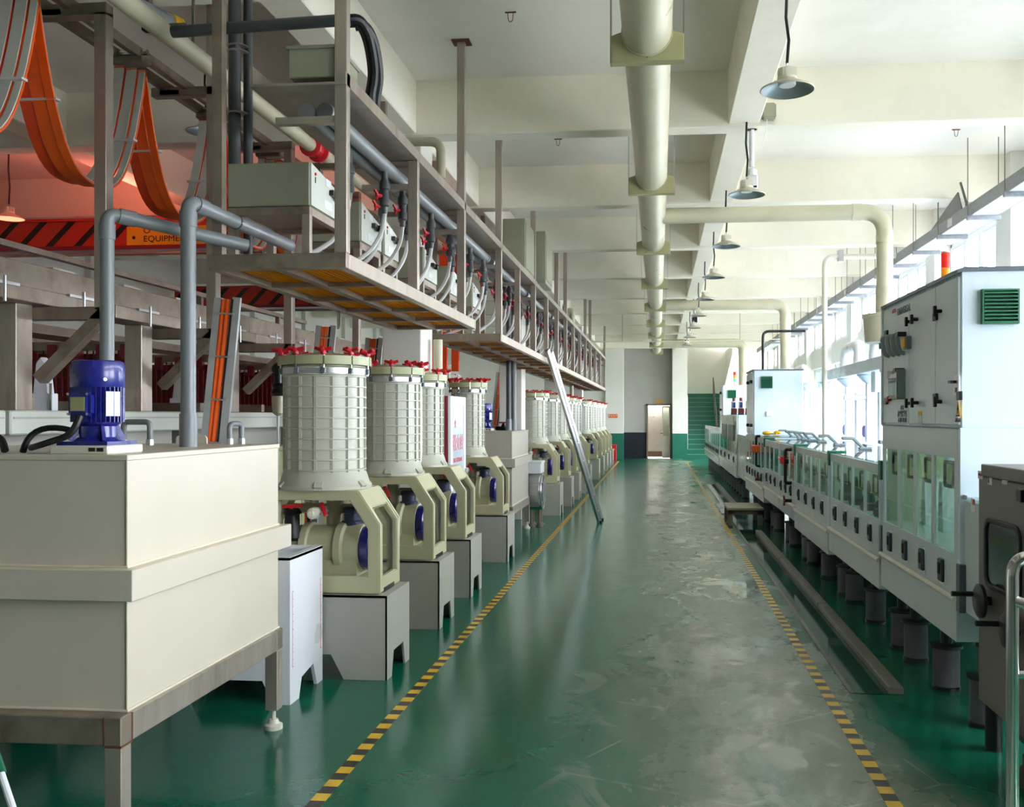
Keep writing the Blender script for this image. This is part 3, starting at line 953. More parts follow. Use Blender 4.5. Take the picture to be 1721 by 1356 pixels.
# grey pipe risers from the tank up to the platform
for u0, y0, v0, u1, v1, y1, r, lab in ((316.5, 4.12, 338, 487, 413, 4.95, .034, 'tall grey plastic pipe rising from the tank lid and bending over to the platform deck'),
                                       (180, 4.0, 358, 415, 413, 4.46, .031, 'grey plastic pipe rising behind the blue motor and bending over to the platform')):
    pb0, pt, pe = YP(u0, 700, y0), YP(u0, v0, y0), YP(u1, v1, y1)
    b = thing('pipe_riser', (pb0.x, y0, 1.457), lab, 'pipe')
    G().tube(bend([(pb0.x, y0, 1.44), (pb0.x, y0, pt.z), pe], .05, 6), r, 16).build('pipe', 'pvc', b)
    q = Vector((pb0.x, y0, pt.z)); qd = (pe - q).normalized()
    G().cyl((pb0.x, y0, 1.457), (pb0.x, y0, 1.61), r + .006, 16).build('socket', 'pvc', b)
    G().cyl((pb0.x, y0, pt.z - .12), (pb0.x, y0, pt.z - .05), r + .005, 16).build('elbow_socket', 'pvc', b)
    G().cyl(q + qd * .05, q + qd * .12, r + .005, 16).build('elbow_socket', 'pvc', b)
    G().cyl(q + qd * .36, q + qd * .37, r + .003, 16).build('joint_ring', 'pvc_dark', b)
for nm, pts in (('small grey pipe loop on the tank lid between motor and riser', [YP(208, 748, 4.35), YP(208, 709, 4.35), YP(252, 709, 4.35), YP(252, 742, 4.35)]),
                ('small grey pipe loop near the back corner of the tank lid', [YP(386, 744, 4.55), YP(386, 712, 4.55), YP(397, 712, 4.55) + Vector((0, .06, 0)), YP(397, 744, 4.55) + Vector((0, .06, 0))])):
    b = tag(empty('pipe_loop', pts[0]), nm, 'pipe', 'pipe loops on the tank lid')
    g = [Vector((p.x, p.y, max(p.z, 1.44))) for p in pts]
    G().tube(bend(g, .025, 5), .014, 12).build('pipe', 'pvc', b)
    for e in (g[0], g[-1]):
        G().cyl((e.x, e.y, 1.457), (e.x, e.y, 1.485), .018, 10).build('collar', 'alu', b)
hx = YP(322, 744, 4.6).x
tag(G().prism(rrect(hx - .085, hx + .08, 1.4, 1.5, .02), 'xz', 4.6, 4.615).build('lifting_plate', 'beige'), 'small beige lifting plate on the tank lid behind the grey riser', 'plate')

# tall white dosing tank
WX0, WX1, WY0, WY1, WZ = -2.72, -2.03, 4.98, 5.48, .815
t = thing('dosing_tank', (-2.4, 5.23, 0), 'translucent white plastic tank with red scale between beige tank and first filter', 'tank')
foot = [(WX0 + .0205, 0), (WX0 + .1, 0), (WX0 + .17, .13), (WX1 - .16, .13), (WX1 - .1, 0), (WX1 - .0205, 0)]
for y in (WY0, WY1 - .02):
    G().prism(foot + [(WX1 - .0205, WZ), (WX0 + .0205, WZ)], 'xz', y, y + .02).build('wall_plate', 'white_pl', t)
footy = [(WY0, 0), (WY0 + .13, 0), (WY0 + .17, .11), (WY1 - .15, .14), (WY1 - .09, .0), (WY1, 0)]
for x in (WX0, WX1 - .02):
    G().prism(footy + [(WY1, WZ), (WY0, WZ)], 'yz', x, x + .02).build('wall_plate', 'white_pl', t)
G().ring(((WX0, WY0), (WX1, WY0), (WX1, WY1), (WX0, WY1)), ((WX0 + .04, WY0 + .04), (WX1 - .04, WY0 + .04), (WX1 - .04, WY1 - .04), (WX0 + .04, WY1 - .04)), 'xy', WZ - .015, WZ + .003).build('rim', 'white_pl', t)
G().box(WX0 + .02, WX1 - .02, WY0 + .02, WY1 - .02, .14, .5).build('liquid', 'frost', t)
G().box(WX0 + .02, WX1 - .02, WY0 + .02, WY1 - .02, WZ - .05, WZ - .04).build('pale_fill_plate', 'white_pl', t)  # white plate added so the open tank looks pale inside
G().box(WX0 + .3, WX0 + .32, WY0 + .02, WY1 - .02, .3, WZ - .02).build('divider', 'white_pl', t)
for y in (WY0 + .035, WY1 - .035):
    sc = G().box(WX1 - .001, WX1 + .001, y - .0015, y + .0015, .2, .62)
    for k in range(11): sc.box(WX1 - .001, WX1 + .001, y, y + (.016 if k % 5 == 0 else .01), .2 + .042 * k, .203 + .042 * k)
    sc.build('scale', 'pink_ink', t)


# ------------------------------------------------------------------ filter machine
def make_filter(cx, y0, label, r=.25, bx=None):
    """cx: middle of the frame, y0: near face of the base, r and bx: barrel radius and axis"""
    bx = cx if bx is None else bx
    w = .55
    yc = y0 + .27
    t = thing('filter_machine', (cx, y0 + .27, 0), label, 'filter machine', 'filter machines along the walkway')
    X0, X1 = cx - .49, cx + .485
    B = 'base_grey'
    fx = [(X0, 0), (X0 + .13, 0), (X0 + .20, .15), (X1 - .35, .15), (X1 - .27, 0), (X1, 0)]
    base = G()
    for y in (y0, y0 + .49):
        base.prism(fx + [(X1, .51), (X0, .51)], 'xz', y, y + .012)
    fy = [(y0, 0), (y0 + .10, 0), (y0 + .14, .15), (y0 + .36, .15), (y0 + .40, 0), (y0 + .502, 0)]
    for x in (X0, X1 - .012):
        base.prism(fy + [(y0 + .502, .512), (y0, .512)], 'yz', x, x + .0125)
    base.box(X0, X1, y0, y0 + .5, .497, .51)
    base.build('base', B, t)
    # moulded frame: two side plates and a front and back apron
    ya, yb = y0 + .035, y0 + .475
    A0, A1 = cx - .43, cx + .43
    out = [(A0, .515), (A1, .515), (A1, .94), (A1 - .135, 1.145), (A0 + .135, 1.145), (A0, .94)]
    inn = [(A0 + .078, .62), (A1 - .078, .62), (A1 - .078, .91), (A1 - .19, 1.082), (A0 + .19, 1.082), (A0 + .078, .91)]
    fr = G()
    for y in (ya, yb - .035):
        fr.ring(out, inn, 'xz', y, y + .035)
    # aprons: vertical and raked halves with an opening
    for sx, xo in ((1, A1 - .001), (-1, A0 + .001)):
        xi = xo - sx * .035
        fr.box(min(xo, xi), max(xo, xi), ya + .02, yb - .02, .516, .61)
        for a, b in ((ya + .02, ya + .065), (yb - .065, yb - .02)):
            fr.box(min(xo, xi), max(xo, xi), a, b, .6, .94)
            fr.prism(((xo, .93), (xo - sx * .135, 1.145), (xo - sx * .17, 1.12), (xi, .92)), 'xz', a, b)
        fr.prism(((xo - sx * .068, 1.038), (xo - sx * .135, 1.145), (xo - sx * .17, 1.12), (xo - sx * .10, 1.01)), 'xz', ya + .02, yb - .02)
    fr.box(A0 + .134, A1 - .134, ya + .02, yb - .02, 1.105, 1.1445)
    fr.build('moulded_frame', 'cream', t, bv=.006, segs=2)
    G().box(A0 + .1, A1 - .1, ya + .03, yb - .03, .515, .6).build('pump_bed', 'cream', t)
    G().box(A1 - .002, A1 + .002, y0 + .12, y0 + .34, .512, .54).build('drain_slot', 'black', t)
    # horizontal motor cowl
    mc = G().lathe((cx, yc, .765), ((.10, -.23), (.135, -.22), (.14, -.13), (.158, -.12), (.158, -.08), (.14, -.07), (.14, .09), (.162, .105), (.162, .145), (.145, .16), (.150, .23), (.15, .26)), 28, 'x')
    mc.box(cx - .21, cx + .25, yc - .13, yc + .13, .6, .7).build('motor_cowl', 'cream', t)
    G().lathe((cx, yc, .765), ((.13, .22), (.138, .24), (.138, .315), (.12, .33), (.02, .335)), 24, 'x').build('motor_end', 'blue', t)
    # valves and piping inside the frame
    G().cyl((cx - .27, ya + .1, .6), (cx - .27, ya + .1, 1.12), .04, 14).cyl((cx + .18, yb - .1, 1.0), (cx - .25, yb - .1, 1.0), .032, 12).cyl((cx + .03, yb - .12, .75), (cx + .03, yb - .12, 1.1), .05, 12).build('pipework', 'pvc_cream', t)
    v = G().lathe((cx - .0, ya + .0, 1.0), ((.018, -.02), (.018, 0), (.034, .005), (.04, .05), (.034, .09), (.024, .1), (.024, .25)), 18, 'y').build('drain_valve', 'ivory', t)
    G().bar((cx + .03, ya + .08, 1.06), (cx + .085, ya + .02, .985), .026, .016).build('valve_handle', 'red', v, bv=.004)
    v = G().lathe((cx - .17, ya + .12, .82), ((.05, 0), (.06, .02), (.05, .05), (.045, .16), (.06, .17), (.04, .2)), 16).build('check_valve', 'black', t)
    G().bar((cx - .22, ya + .1, 1.035), (cx - .1, ya + .1, 1.04), .03, .02).cyl((cx - .17, ya + .1, 1.0), (cx - .17, ya + .1, 1.03), .014, 8).build('valve_handle', 'red', v)
    G().lathe((cx + .17, yc + .03, .9), ((.07, 0), (.07, .03), (.055, .035), (.055, .08), (.065, .085), (.065, .11), (.05, .12)), 18).build('union_nut', 'navy_plastic', t)
    # barrel
    prof = [(r + .045, 1.145), (r + .045, 1.165), (r + .03, 1.18), (r + .012, 1.24), (r, 1.26), (r, 1.85), (r + .02, 1.855), (r + .02, 1.90), (r + .03, 1.905)]
    bl = G().lathe((bx, yc, 0), prof, 40).build('barrel', 'barrel', t)
    rb = G()
    for k in range(10):
        z = 1.265 + .0648 * k
        rb.lathe((bx, yc, z), ((r - .004, -.006), (r + .011, -.004), (r + .011, .004), (r - .004, .006)), 40)
    for k in range(16):
        a = 2 * PI * (k + .3) / 16
        rb.bar((bx + (r + .002) * math.cos(a), yc + (r + .002) * math.sin(a), 1.25), (bx + (r + .002) * math.cos(a), yc + (r + .002) * math.sin(a), 1.85), .010, .018)
    rb.build('rib_grid', 'barrel', bl)
    for k in range(6):
        a = 2 * PI * (k + .7) / 6
        p = Vector((bx + (r + .02) * math.cos(a), yc + (r + .02) * math.sin(a), 1.19))
        G().bar(p, p + Vector((.03 * math.cos(a), .03 * math.sin(a), -.03)), .05, .02).build('foot_lug', 'barrel', bl)
    G().lathe((bx, yc, 0), ((r + .0, 1.862), (r + .026, 1.864), (r + .026, 1.896), (r, 1.898)), 40).build('clamp_band', 'alu', t)
    ld = G()
    for k in range(10):
        a0, a1 = 2 * PI * (k + .03) / 10, 2 * PI * (k + .97) / 10
        R0, R1 = r - .03, r + .042
        pts = [(bx + R1 * math.cos(a0 + (a1 - a0) * i / 5), yc + R1 * math.sin(a0 + (a1 - a0) * i / 5)) for i in range(6)]
        pts += [(bx + R0 * math.cos(a1 + (a0 - a1) * i / 5), yc + R0 * math.sin(a1 + (a0 - a1) * i / 5)) for i in range(6)]
        ld.prism(pts, 'xy', 1.918, 1.972)
    ld.lathe((bx, yc, 0), ((r + .005, 1.905), (r + .002, 1.972), (r - .06, 1.985), (.08, 2.0), (.02, 2.0)), 36)
    ld.build('lid', 'lid', t, smooth=True)
    G().lathe((bx, yc, 0), ((r + .012, 1.916), (r + .026, 1.918), (r + .026, 1.968), (r + .0, 1.97)), 36).build('slot_backing', 'machine_trim', t)  # dark ring added behind the lid slots so they look deep and shaded
    for k in range(10):
        a = 2 * PI * k / 10
        c_, s_ = math.cos(a), math.sin(a)
        px, py = bx + (r + .03) * c_, yc + (r + .03) * s_
        g = G().lathe((px, py, 1.975), ((.012, 0), (.017, .005), (.017, .03), (.008, .036)), 10)
        rot = random.random() * PI
        for q in range(4):
            b_ = rot + PI / 2 * q
            e = Vector((px + .052 * math.cos(b_), py + .052 * math.sin(b_), 2.016))
            g.cyl((px, py, 2.0), e, .013, 8, .011)
        kn = g.build('star_knob', 'red', t)
        bo = G().cyl((px, py, 1.86), (px, py, 1.98), .0065, 8)
        bo.build('clamp_bolt', 'chrome', kn)
        G().bar((px - .006 * c_, py - .006 * s_, 1.862), (px - .006 * c_, py - .006 * s_, 1.896), .03).build('clamp_block', 'machine_trim', kn, bv=.003)
    return t


FX = [(-2.12, 5.5), (-2.12, 6.85), (-2.13, 8.07), (-2.13, 10.07),
      (-2.06, 14.87), (-2.02, 16.4), (-2.0, 17.75), (-2.0, 19.2), (-1.99, 20.6), (-1.98, 23.4), (-1.97, 25.2), (-1.97, 27.0), (-1.97, 28.7), (-1.97, 30.3)]
LB = ['filter machine with ribbed grey barrel beside the white tank, the largest in view',
      'filter machine with ribbed barrel, second from the large beige tank',
      'filter machine with ribbed barrel right before the red cabinet',
      'filter machine with ribbed barrel between red cabinet and second beige tank',
      'filter machine with ribbed barrel behind the silver blower']
LB += ['%s filter machine with ribbed barrel beyond the silver blower' % ORD[i] for i in range(1, 6)]
LB += ['%s filter machine with ribbed barrel in the last close row by the far pier' % ORD[i] for i in range(5)]
make_filter(FX[0][0], FX[0][1], LB[0], .248)
make_filter(FX[1][0], FX[1][1], LB[1], .222, -2.09)
make_filter(FX[2][0], FX[2][1], LB[2], .196, -2.16)
make_filter(FX[3][0], FX[3][1], LB[3], .178, -2.14)
f0 = freeze(make_filter(FX[4][0], FX[4][1], LB[4], .235))
for i, (x, y) in enumerate(FX[5:], 5):
    copy_frozen(f0, (x - FX[4][0], y - FX[4][1], 0), LB[i])

# black sampling valve with clear filter bowl in front of the tank rims
vv = YP(467, 615, 6.3)
b = thing('sampling_valve', (vv.x, 6.3, 1.45), 'black ball valve with cloudy bowl beside the first filter barrel', 'valve')
G().sphere((vv.x, 6.3, 1.93), .045, 14, 10).cyl((vv.x, 6.3, 1.8), (vv.x, 6.3, 1.9), .03, 12).lathe((vv.x, 6.3, 1.74), ((.045, 0), (.05, .02), (.035, .05), (.045, .07), (.03, .09)), 14).build('body', 'blackpl', b)
G().lathe((vv.x, 6.3, 1.6), ((.01, 0), (.035, .02), (.042, .1), (.04, .15)), 14).build('bowl', 'pvc_cream', b)
G().cyl((vv.x, 6.3, .0), (vv.x, 6.3, 1.61), .009, 8).build('hose', 'hose', b)
c = YP(455, 735, 6.4)
b = thing('round_bin', (c.x, 6.5, .5), 'olive ribbed plastic drum between the first filter and the tank row', 'drum')
g = G().lathe((c.x - .05, 6.6, .4), ((.2, 0), (.2, .95), (.215, .955), (.215, .985), (.19, .985)), 28)
for k in range(12):
    a = 2 * PI * k / 12
    g.bar((c.x - .05 + .2 * math.cos(a), 6.6 + .2 * math.sin(a), .42), (c.x - .05 + .2 * math.cos(a), 6.6 + .2 * math.sin(a), 1.35), .012)
g.box(c.x - .2, c.x + .1, 6.45, 6.75, 0, .4).build('drum', 'lid', b)

# red cabinet with the pale door
t = thing('fire_cabinet', (-2.05, 8.95, 0), 'dark red cabinet with white-framed pale door and red lettering', 'cabinet')
CX0, CX1, CY0, CY1, CZ = -2.10, -1.95, 8.64, 9.32, 1.79
G().box(CX0 - .05, CX1 - .03, CY0, CY1, 0, CZ).build('body', 'dark_red', t, bv=.004)
G().ring(((CY0, .02), (CY1, .02), (CY1, CZ), (CY0, CZ)), ((CY0 + .08, .12), (CY1 - .08, .12), (CY1 - .08, CZ - .09), (CY0 + .08, CZ - .09)), 'yz', CX1 - .03, CX1).build('door_frame', 'white_pl', t, bv=.004)
pn = G().box(CX1 - .025, CX1 - .01, CY0 + .07, CY1 - .07, .11, CZ - .08).build('door_panel', 'frost', t)
G().box(CX1, CX1 + .012, CY1 - .06, CY1 - .04, .95, 1.07).build('handle', 'chrome', t)
for s_, z, sz in (('火', 1.52, .09), ('消火栓', 1.33, .17), ('FIRE HYDRANT', 1.17, .06), ('火警', .86, .13), ('119', .74, .08)):
    text(s_, 'lettering', pn, (CX1 - .008, (CY0 + CY1) / 2 - (.12 if z > 1.5 else 0), z), R_RIGHT, sz, 'pink_ink')

# silver side-channel blower on a low stool with a white box
b = thing('blower', (-1.72, 13.45, .1), 'silver finned blower on low feet beside the second beige tank', 'blower')
bx, by, bz = -1.72, 13.5, .5
g = G().lathe((bx, by, bz), ((.2, -.15), (.24, -.14), (.24, .0), (.18, .02)), 28, 'x')
for k in range(40):
    a = 2 * PI * k / 40
    g.bar((bx - .14, by + .245 * math.cos(a), bz + .245 * math.sin(a)), (bx - .0, by + .245 * math.cos(a), bz + .245 * math.sin(a)), .012, .03)
g.build('finned_drum', 'alu', b)
g = G().lathe((bx, by, bz), ((.16, .0), (.19, .02), (.19, .06), (.05, .075), (.02, .075)), 28, 'x')
for k in range(8):
    a = 2 * PI * k / 8
    g.bar((bx + .07, by + .05 * math.cos(a), bz + .05 * math.sin(a)), (bx + .03, by + .25 * math.cos(a), bz + .25 * math.sin(a)), .02, .02)
g.tube([(bx + .035, by + .25 * math.cos(2 * PI * k / 32), bz + .25 * math.sin(2 * PI * k / 32)) for k in range(33)], .012, 6).build('spoked_cover', 'alu', b)
G().box(bx - .14, bx + .02, by - .12, by + .12, .24, .3).build('bracket', 'greenpl', b)
for sx in (-.12, 0):
    for sy in (-.1, .1):
        G().cyl((bx + sx, by + sy, .03), (bx + sx, by + sy, .25), .02, 10).lathe((bx + sx, by + sy, 0), ((.05, 0), (.05, .02), (.025, .04)), 12).build('leg', 'steel_old', b)
b = thing('small_white_box', (-1.83, 13.55, .75), 'small white plastic box above the silver blower', 'box')
G().box(-1.98, -1.7, 13.4, 13.8, .76, .93).build('body', 'white_pl', b, bv=.01)
G().box(-1.99, -1.69, 13.39, 13.81, .91, .94).build('lid', 'white_pl', b, bv=.004)
G().box(-1.98, -1.90, 13.42, 13.78, .0, .76).build('stand', 'base_grey', b)
# tall pale panel standing between the filters far back
tag(G().box(-2.3, -1.85, 22.4, 22.5, 0, 2.0).build('tall_panel', 'frost', bv=.01), 'tall pale panel standing between the distant filter machines', 'panel')
# stem valve with red handle beside the second motor
vv = YP(846, 715, 12.6)
b = thing('hand_valve', (vv.x, 12.6, 1.405), 'black valve with red handle beside the motor on the second beige tank', 'valve')
G().cyl((vv.x - .1, 12.6, 1.43), (vv.x + .06, 12.6, 1.43), .03, 10).lathe((vv.x, 12.6, 1.43), ((.035, -.03), (.045, 0), (.03, .04), (.015, .07)), 12).build('body', 'blackpl', b)
G().bar((vv.x - .06, 12.6, 1.51), (vv.x + .06, 12.6, 1.51), .02).build('handle', 'red', b)
for dx, sh in ((0, 'darker'), (.06, 'paler')):
    px_ = YP(855, 600, 12.4).x + dx
    b = thing('pipe_riser', (px_, 12.4 + dx, 1.405), 'tall %s grey pipe rising from the second beige tank through the platform' % sh, 'pipe')
    G().tube(bend([(px_, 12.4 + dx, 1.39), (px_, 12.4 + dx, 3.12), (px_ - .12, 12.4 + dx, 3.12)], .05, 5), .035, 14).build('pipe', 'pvc_dark' if not dx else 'pvc', b)
    G().cyl((px_, 12.4 + dx, 1.405), (px_, 12.4 + dx, 1.56), .041, 14).build('socket', 'pvc', b)

# drop pipe behind the barrels
for u, y, z1, lab in ((736, 8.4, 2.3, 'pale grey drop pipe behind the third filter barrel'), (961, 21.5, 2.3, 'pale grey drop pipe far back beneath the platform')):
    p = YP(u, 600, y)
    b = thing('drop_pipe', (p.x, y, 0), lab, 'pipe')
    G().cyl((p.x, y, 0), (p.x, y, z1), .043, 14).build('pipe', 'pvc_cream', b)
    G().cyl((p.x, y, 1.2), (p.x, y, 1.28), .049, 14).build('socket', 'pvc_cream', b)

# aluminium ladder leaning against the platform edge
t = thing('ladder', (-.9, 13.95, 0), 'long aluminium ladder leaning against the overhead platform edge', 'ladder')
lp, lq = Vector((-.88, 13.95, .0)), Vector((-1.46, 12.2, 2.47))
off = Vector((.008, .36, 0))
ld = (lq - lp)
for o_ in (Vector((0, 0, 0)), off):
    G().bar(lp + o_, lq + o_, .032, .075).build('stile', 'alu', t, bv=.004)
    G().bar(lp + o_ - Vector((.012, 0, 0)), lq + o_ - Vector((.012, 0, 0)), .05, .012).build('flange', 'chrome', t)
for k in range(9):
    p = lp + ld * ((k + .6) / 9.4)
    G().cyl(p, p + off, .013, 10).build('rung', 'alu', t)
for o_ in (Vector((0, 0, 0)), off):
    G().box(lp.x + o_.x - .03, lp.x + o_.x + .03, lp.y + o_.y - .045, lp.y + o_.y + .045, 0, .03).build('foot', 'black', t)

# pale handle with green grip in the bottom corner
t = thing('mop', (-1.95, 3.0, 0), 'white pole with green grip leaning low in front of the large tank', 'mop')
a, b_ = YP(2, 1300, 2.75), YP(22, 1360, 2.7)
dd = (a - b_)
G().cyl(b_ - dd * .9, a + dd * .3, .011, 10).build('pole', 'white_pl', t)
G().cyl(a + dd * .0, a + dd * .9, .016, 10).build('grip', 'greenpl', t)
G().box(b_.x - .2, b_.x + .2, b_.y - .05, b_.y + .05, 0, .05).build('mop_head', 'white_tape', t, bv=.01)

# ================================================================== OVERHEAD PLATFORM
PX0, PX1 = -2.2, -1.5
PZ0, PZ1 = 2.315, 2.39


def make_platform(y0, y1, pitch, label, joist_bays):
    t = thing('overhead_platform', ((PX0 + PX1) / 2, (y0 + y1) / 2, PZ0), label, 'platform')
    G().box(PX0, PX1, y0, y0 + .05, PZ0, PZ1).build('edge_beam', 'steel_old', t, bv=.003)
    G().box(PX0, PX1, y1 - .05, y1, PZ0, PZ1).build('edge_beam', 'steel_old', t, bv=.003)
    for x, m in ((PX0, 'steel_old'), (PX1 - .05, 'steel')):
        G().box(x, x + .05, y0 + .05, y1 - .05, PZ0, PZ1).build('edge_beam', m, t, bv=.003)
    xm = (PX0 + PX1) / 2
    G().box(xm - .025, xm + .025, y0 + .05, y1 - .05, PZ0, PZ1 - .046).build('joist', 'steel_old', t)
    ys = [y0 + .05 + (y1 - y0 - .1) * k / joist_bays for k in range(joist_bays + 1)]
    for y in ys[1:-1]:
        for a, b in ((PX0 + .05, xm - .025), (xm + .025, PX1 - .05)):
            G().box(a, b, y - .025, y + .025, PZ0 + .002, PZ1 - .046).build('cross_joist', 'steel_old', t)
    for k in range(joist_bays):
        for a, b in ((PX0 + .05, xm), (xm, PX1 - .05)):
            g = G()
            n = 10
            for i in range(n):
                x = a + (b - a) * (i + .5) / n
                g.box(x - .006, x + .006, ys[k] + .005, ys[k + 1] - .005, PZ1 - .045, PZ1 - .02)
            for i in range(1, 6):
                y = ys[k] + (ys[k + 1] - ys[k]) * i / 6
                g.box(a + .004, b - .004, y - .006, y + .006, PZ1 - .04, PZ1 - .022)
            g.build('grating_panel', 'grating', t, smooth=False)
    return t


p1 = make_platform(4.37, 7.57, .6, 'stainless overhead platform with yellow grating, section hanging nearest the camera', 5)
p2 = make_platform(8.8, 13.2, .6, 'stainless overhead platform with yellow grating, section the ladder leans on', 7)
p3 = make_platform(13.26, 26.5, .8, 'long stainless overhead platform section running on to the far pier', 16)
UY = [4.377, 5.706, 7.123, 8.83, 10.02, 11.3, 12.6, 13.9, 15.24, 16.6, 18.0, 19.4, 20.8, 22.4, 24.2, 26.4]
FULL = {0, 2, 3, 5, 7, 8, 11, 12, 15}
for i, y in enumerate(UY):
    par = p1 if y < 8 else (p2 if y < 13.2 else p3)
    top = ZS if i in FULL else 3.2
    z0 = PZ1 if i else PZ1
    G().box(PX1 - .062, PX1 + .0, y, y + .05, z0, top).build('post', 'steel', par, bv=.003)
    if i in FULL: G().box(PX1 - .10, PX1 + .04, y - .03, y + .09, ZS - .012, ZS).build('ceiling_plate', 'rust' if i == 2 else 'steel_old', par)
    G().box(PX0 + .02, PX0 + .07, y, y + .05, z0, top).build('post', 'steel_old', par)
    if i: G().box(PX0 + .07, PX1 - .062, y + .005, y + .045, 3.165, 3.198).build('tie_bar', 'steel_old', par)
    G().box(-1.86, PX1 - .062, y + .005, y + .045, 3.02, 3.055).build('pipe_rest', 'steel', par)

# cable trunking on top of the posts
ct = thing('cable_trunking', (-1.75, 15, 3.2), 'olive steel cable trunking resting on top of the platform posts', 'trunking')
for k in range(8):
    y0, y1 = 4.36 + 2.77 * k, 4.36 + 2.77 * (k + 1) - .01
    G().box(-1.98, -1.50, y0, y1, 3.2, 3.212).box(-1.515, -1.50, y0, y1, 3.212, 3.262).box(-1.98, -1.965, y0, y1, 3.212, 3.3).build('tray_section', 'steel', ct)
G().box(-1.95, -1.54, 4.6, 26.3, 3.215, 3.25).build('cable_layer', 'black', ct)
bx = thing('terminal_box', (-1.69, 4.5, 3.25), 'olive terminal box on the end of the trunking', 'box')
G().box(-1.80, -1.56, 4.4, 4.72, 3.25, 3.40).build('body', 'box_grey', bx, bv=.005)
G().box(-1.81, -1.55, 4.39, 4.73, 3.39, 3.405).build('lid', 'box_grey', bx)
for (y0, y1, x0, x1, z1, lab) in ((10.55, 11.3, -1.78, -1.52, 3.86, 'tall grey-green cabinet standing on the trunking, nearer of two'), (11.5, 12.2, -1.66, -1.4, 3.9, 'tall grey-green cabinet standing on the trunking, farther of two')):
    bx = thing('trunking_cabinet', ((x0 + x1) / 2, y0, 3.25), lab, 'cabinet', 'cabinets on the trunking')
    G().box(x0, x1, y0, y1, 3.25, z1).build('body', 'box_grey', bx, bv=.006)
    G().box(x1, x1 + .008, y0 + .03, y1 - .03, 3.3, z1 - .04).build('door', 'box_grey', bx)
    G().box(x0 + .03, x1 - .03, y0 - .008, y0, 3.3, z1 - .04).build('side_panel', 'box_grey', bx)

# dark conduit coming in from the left and black hose bending down into the trunking
cu = thing('hose_conduit', (-1.9, 4.62, 3.5), 'dark conduit crossing the posts and ending in a black hose bent down to the trunking', 'conduit')
pa, pb = YP(290, 54, 4.62), YP(588, 33, 4.62)
G().cyl(pa, pb, .03, 12).build('conduit', 'pvc_dark', cu)
q = pb + Vector((.05, .2, 0))
pts = [pb, pb + Vector((.05, .02, .01)), pb + Vector((.06, .14, -.04)), pb + Vector((.05, .26, -.18)), Vector((-1.56, 4.93, 3.34)), Vector((-1.56, 4.95, 3.22))]
sm = []
for i in range(len(pts) - 1):
    for k in range(4): sm.append(pts[i].lerp(pts[i + 1], k / 4))
sm.append(pts[-1])
for _ in range(3): sm = [sm[0]] + [(sm[i - 1] + sm[i] * 2 + sm[i + 1]) / 4 for i in range(1, len(sm) - 1)] + [sm[-1]]
for o_ in ((0, 0, 0), (.012, .05, -.01), (-.015, .03, 0)):
    G().tube([p + Vector(o_) for p in sm], .027, 10).build('hose', 'black', cu)

# paired grey manifolds with valves under the trunking, one pair per bay
valve_n = 0
segs = [(4.45, 5.95), (6.05, 7.35), (7.45, 8.75), (8.95, 11.2), (11.35, 13.8), (14.0, 16.5), (16.7, 19.3), (19.5, 22.3), (22.5, 26.2)]
hose_proto = None
for i, (a, b) in enumerate(segs):
    pr = thing('pipe_manifold', (-1.69, (a + b) / 2, 3.06), 'pair of grey manifold pipes with red-handled valves, %s bay along the platform' % ORD[i], 'pipe', 'grey manifolds under the trunking')
    for x, z in ((-1.728, 3.1), (-1.635, 3.1)):
        G().cyl((x, a, z), (x, b, z), .04, 16).build('pipe', 'pvc', pr)
        G().lathe((x, a, z), ((.005, -.008), (.042, -.004), (.044, .0), (.044, .05), (.04, .052)), 16, 'y').build('end_cap', 'pvc', pr)
        G().lathe((x, b - .05, z), ((.04, 0), (.044, .002), (.044, .05), (.03, .06)), 16, 'y').build('end_cap', 'pvc', pr)
    n = 4 if i < 3 else 7
    for k in range(n):
        y = a + .25 + (b - a - .4) * k / (n - 1)
        if i == 0: y = (5.08, 5.45, 5.72, 5.84)[k]
        x = -1.635 if k % 2 else -1.728
        v = G().cyl((x, y, 3.07), (x, y, 2.99), .02, 10).lathe((x, y, 2.87), ((.016, -.06), (.02, -.02), (.03, -.01), (.03, .03), (.024, .04), (.024, .08), (.032, .09), (.032, .12), (.02, .15)), 14).build('valve', 'pvc_dark', pr)
        G().bar((x - .03, y - .035, 2.915), (x - .045, y - .055, 2.945), .016, .010).bar((x - .03, y - .035, 2.915), (x - .036, y - .045, 2.885), .014, .010).cyl((x - .012, y - .012, 2.915), (x - .04, y - .04, 2.915), .012, 8).build('handle', 'red', v)
        if not hose_proto:
            hp = [Vector((x, y, 2.82)), Vector((x - .01, y - .01, 2.70)), Vector((x - .07, y - .07, 2.56)), Vector((x - .2, y - .2, 2.45)), Vector((x - .36, y - .34, 2.375))]
            hs = []
            for q in range(len(hp) - 1):
                for r_ in range(4): hs.append(hp[q].lerp(hp[q + 1], r_ / 4))
            hs.append(hp[-1])
            for _ in range(3): hs = [hs[0]] + [(hs[q - 1] + hs[q] * 2 + hs[q + 1]) / 4 for q in range(1, len(hs) - 1)] + [hs[-1]]
            hose_proto = (G().tube(hs, .014, 8).build('clear_hose', 'hose'), x, y)
            h = hose_proto[0]
        else:
            h = copy_tree(hose_proto[0], (x - hose_proto[1], y - hose_proto[2], 0))
        tag(h, 'clear hose curving down from the %s valve of the %s manifold bay' % (ORD[k], ORD[i]), 'hose', 'clear hoses under the manifolds')
        valve_n += 1
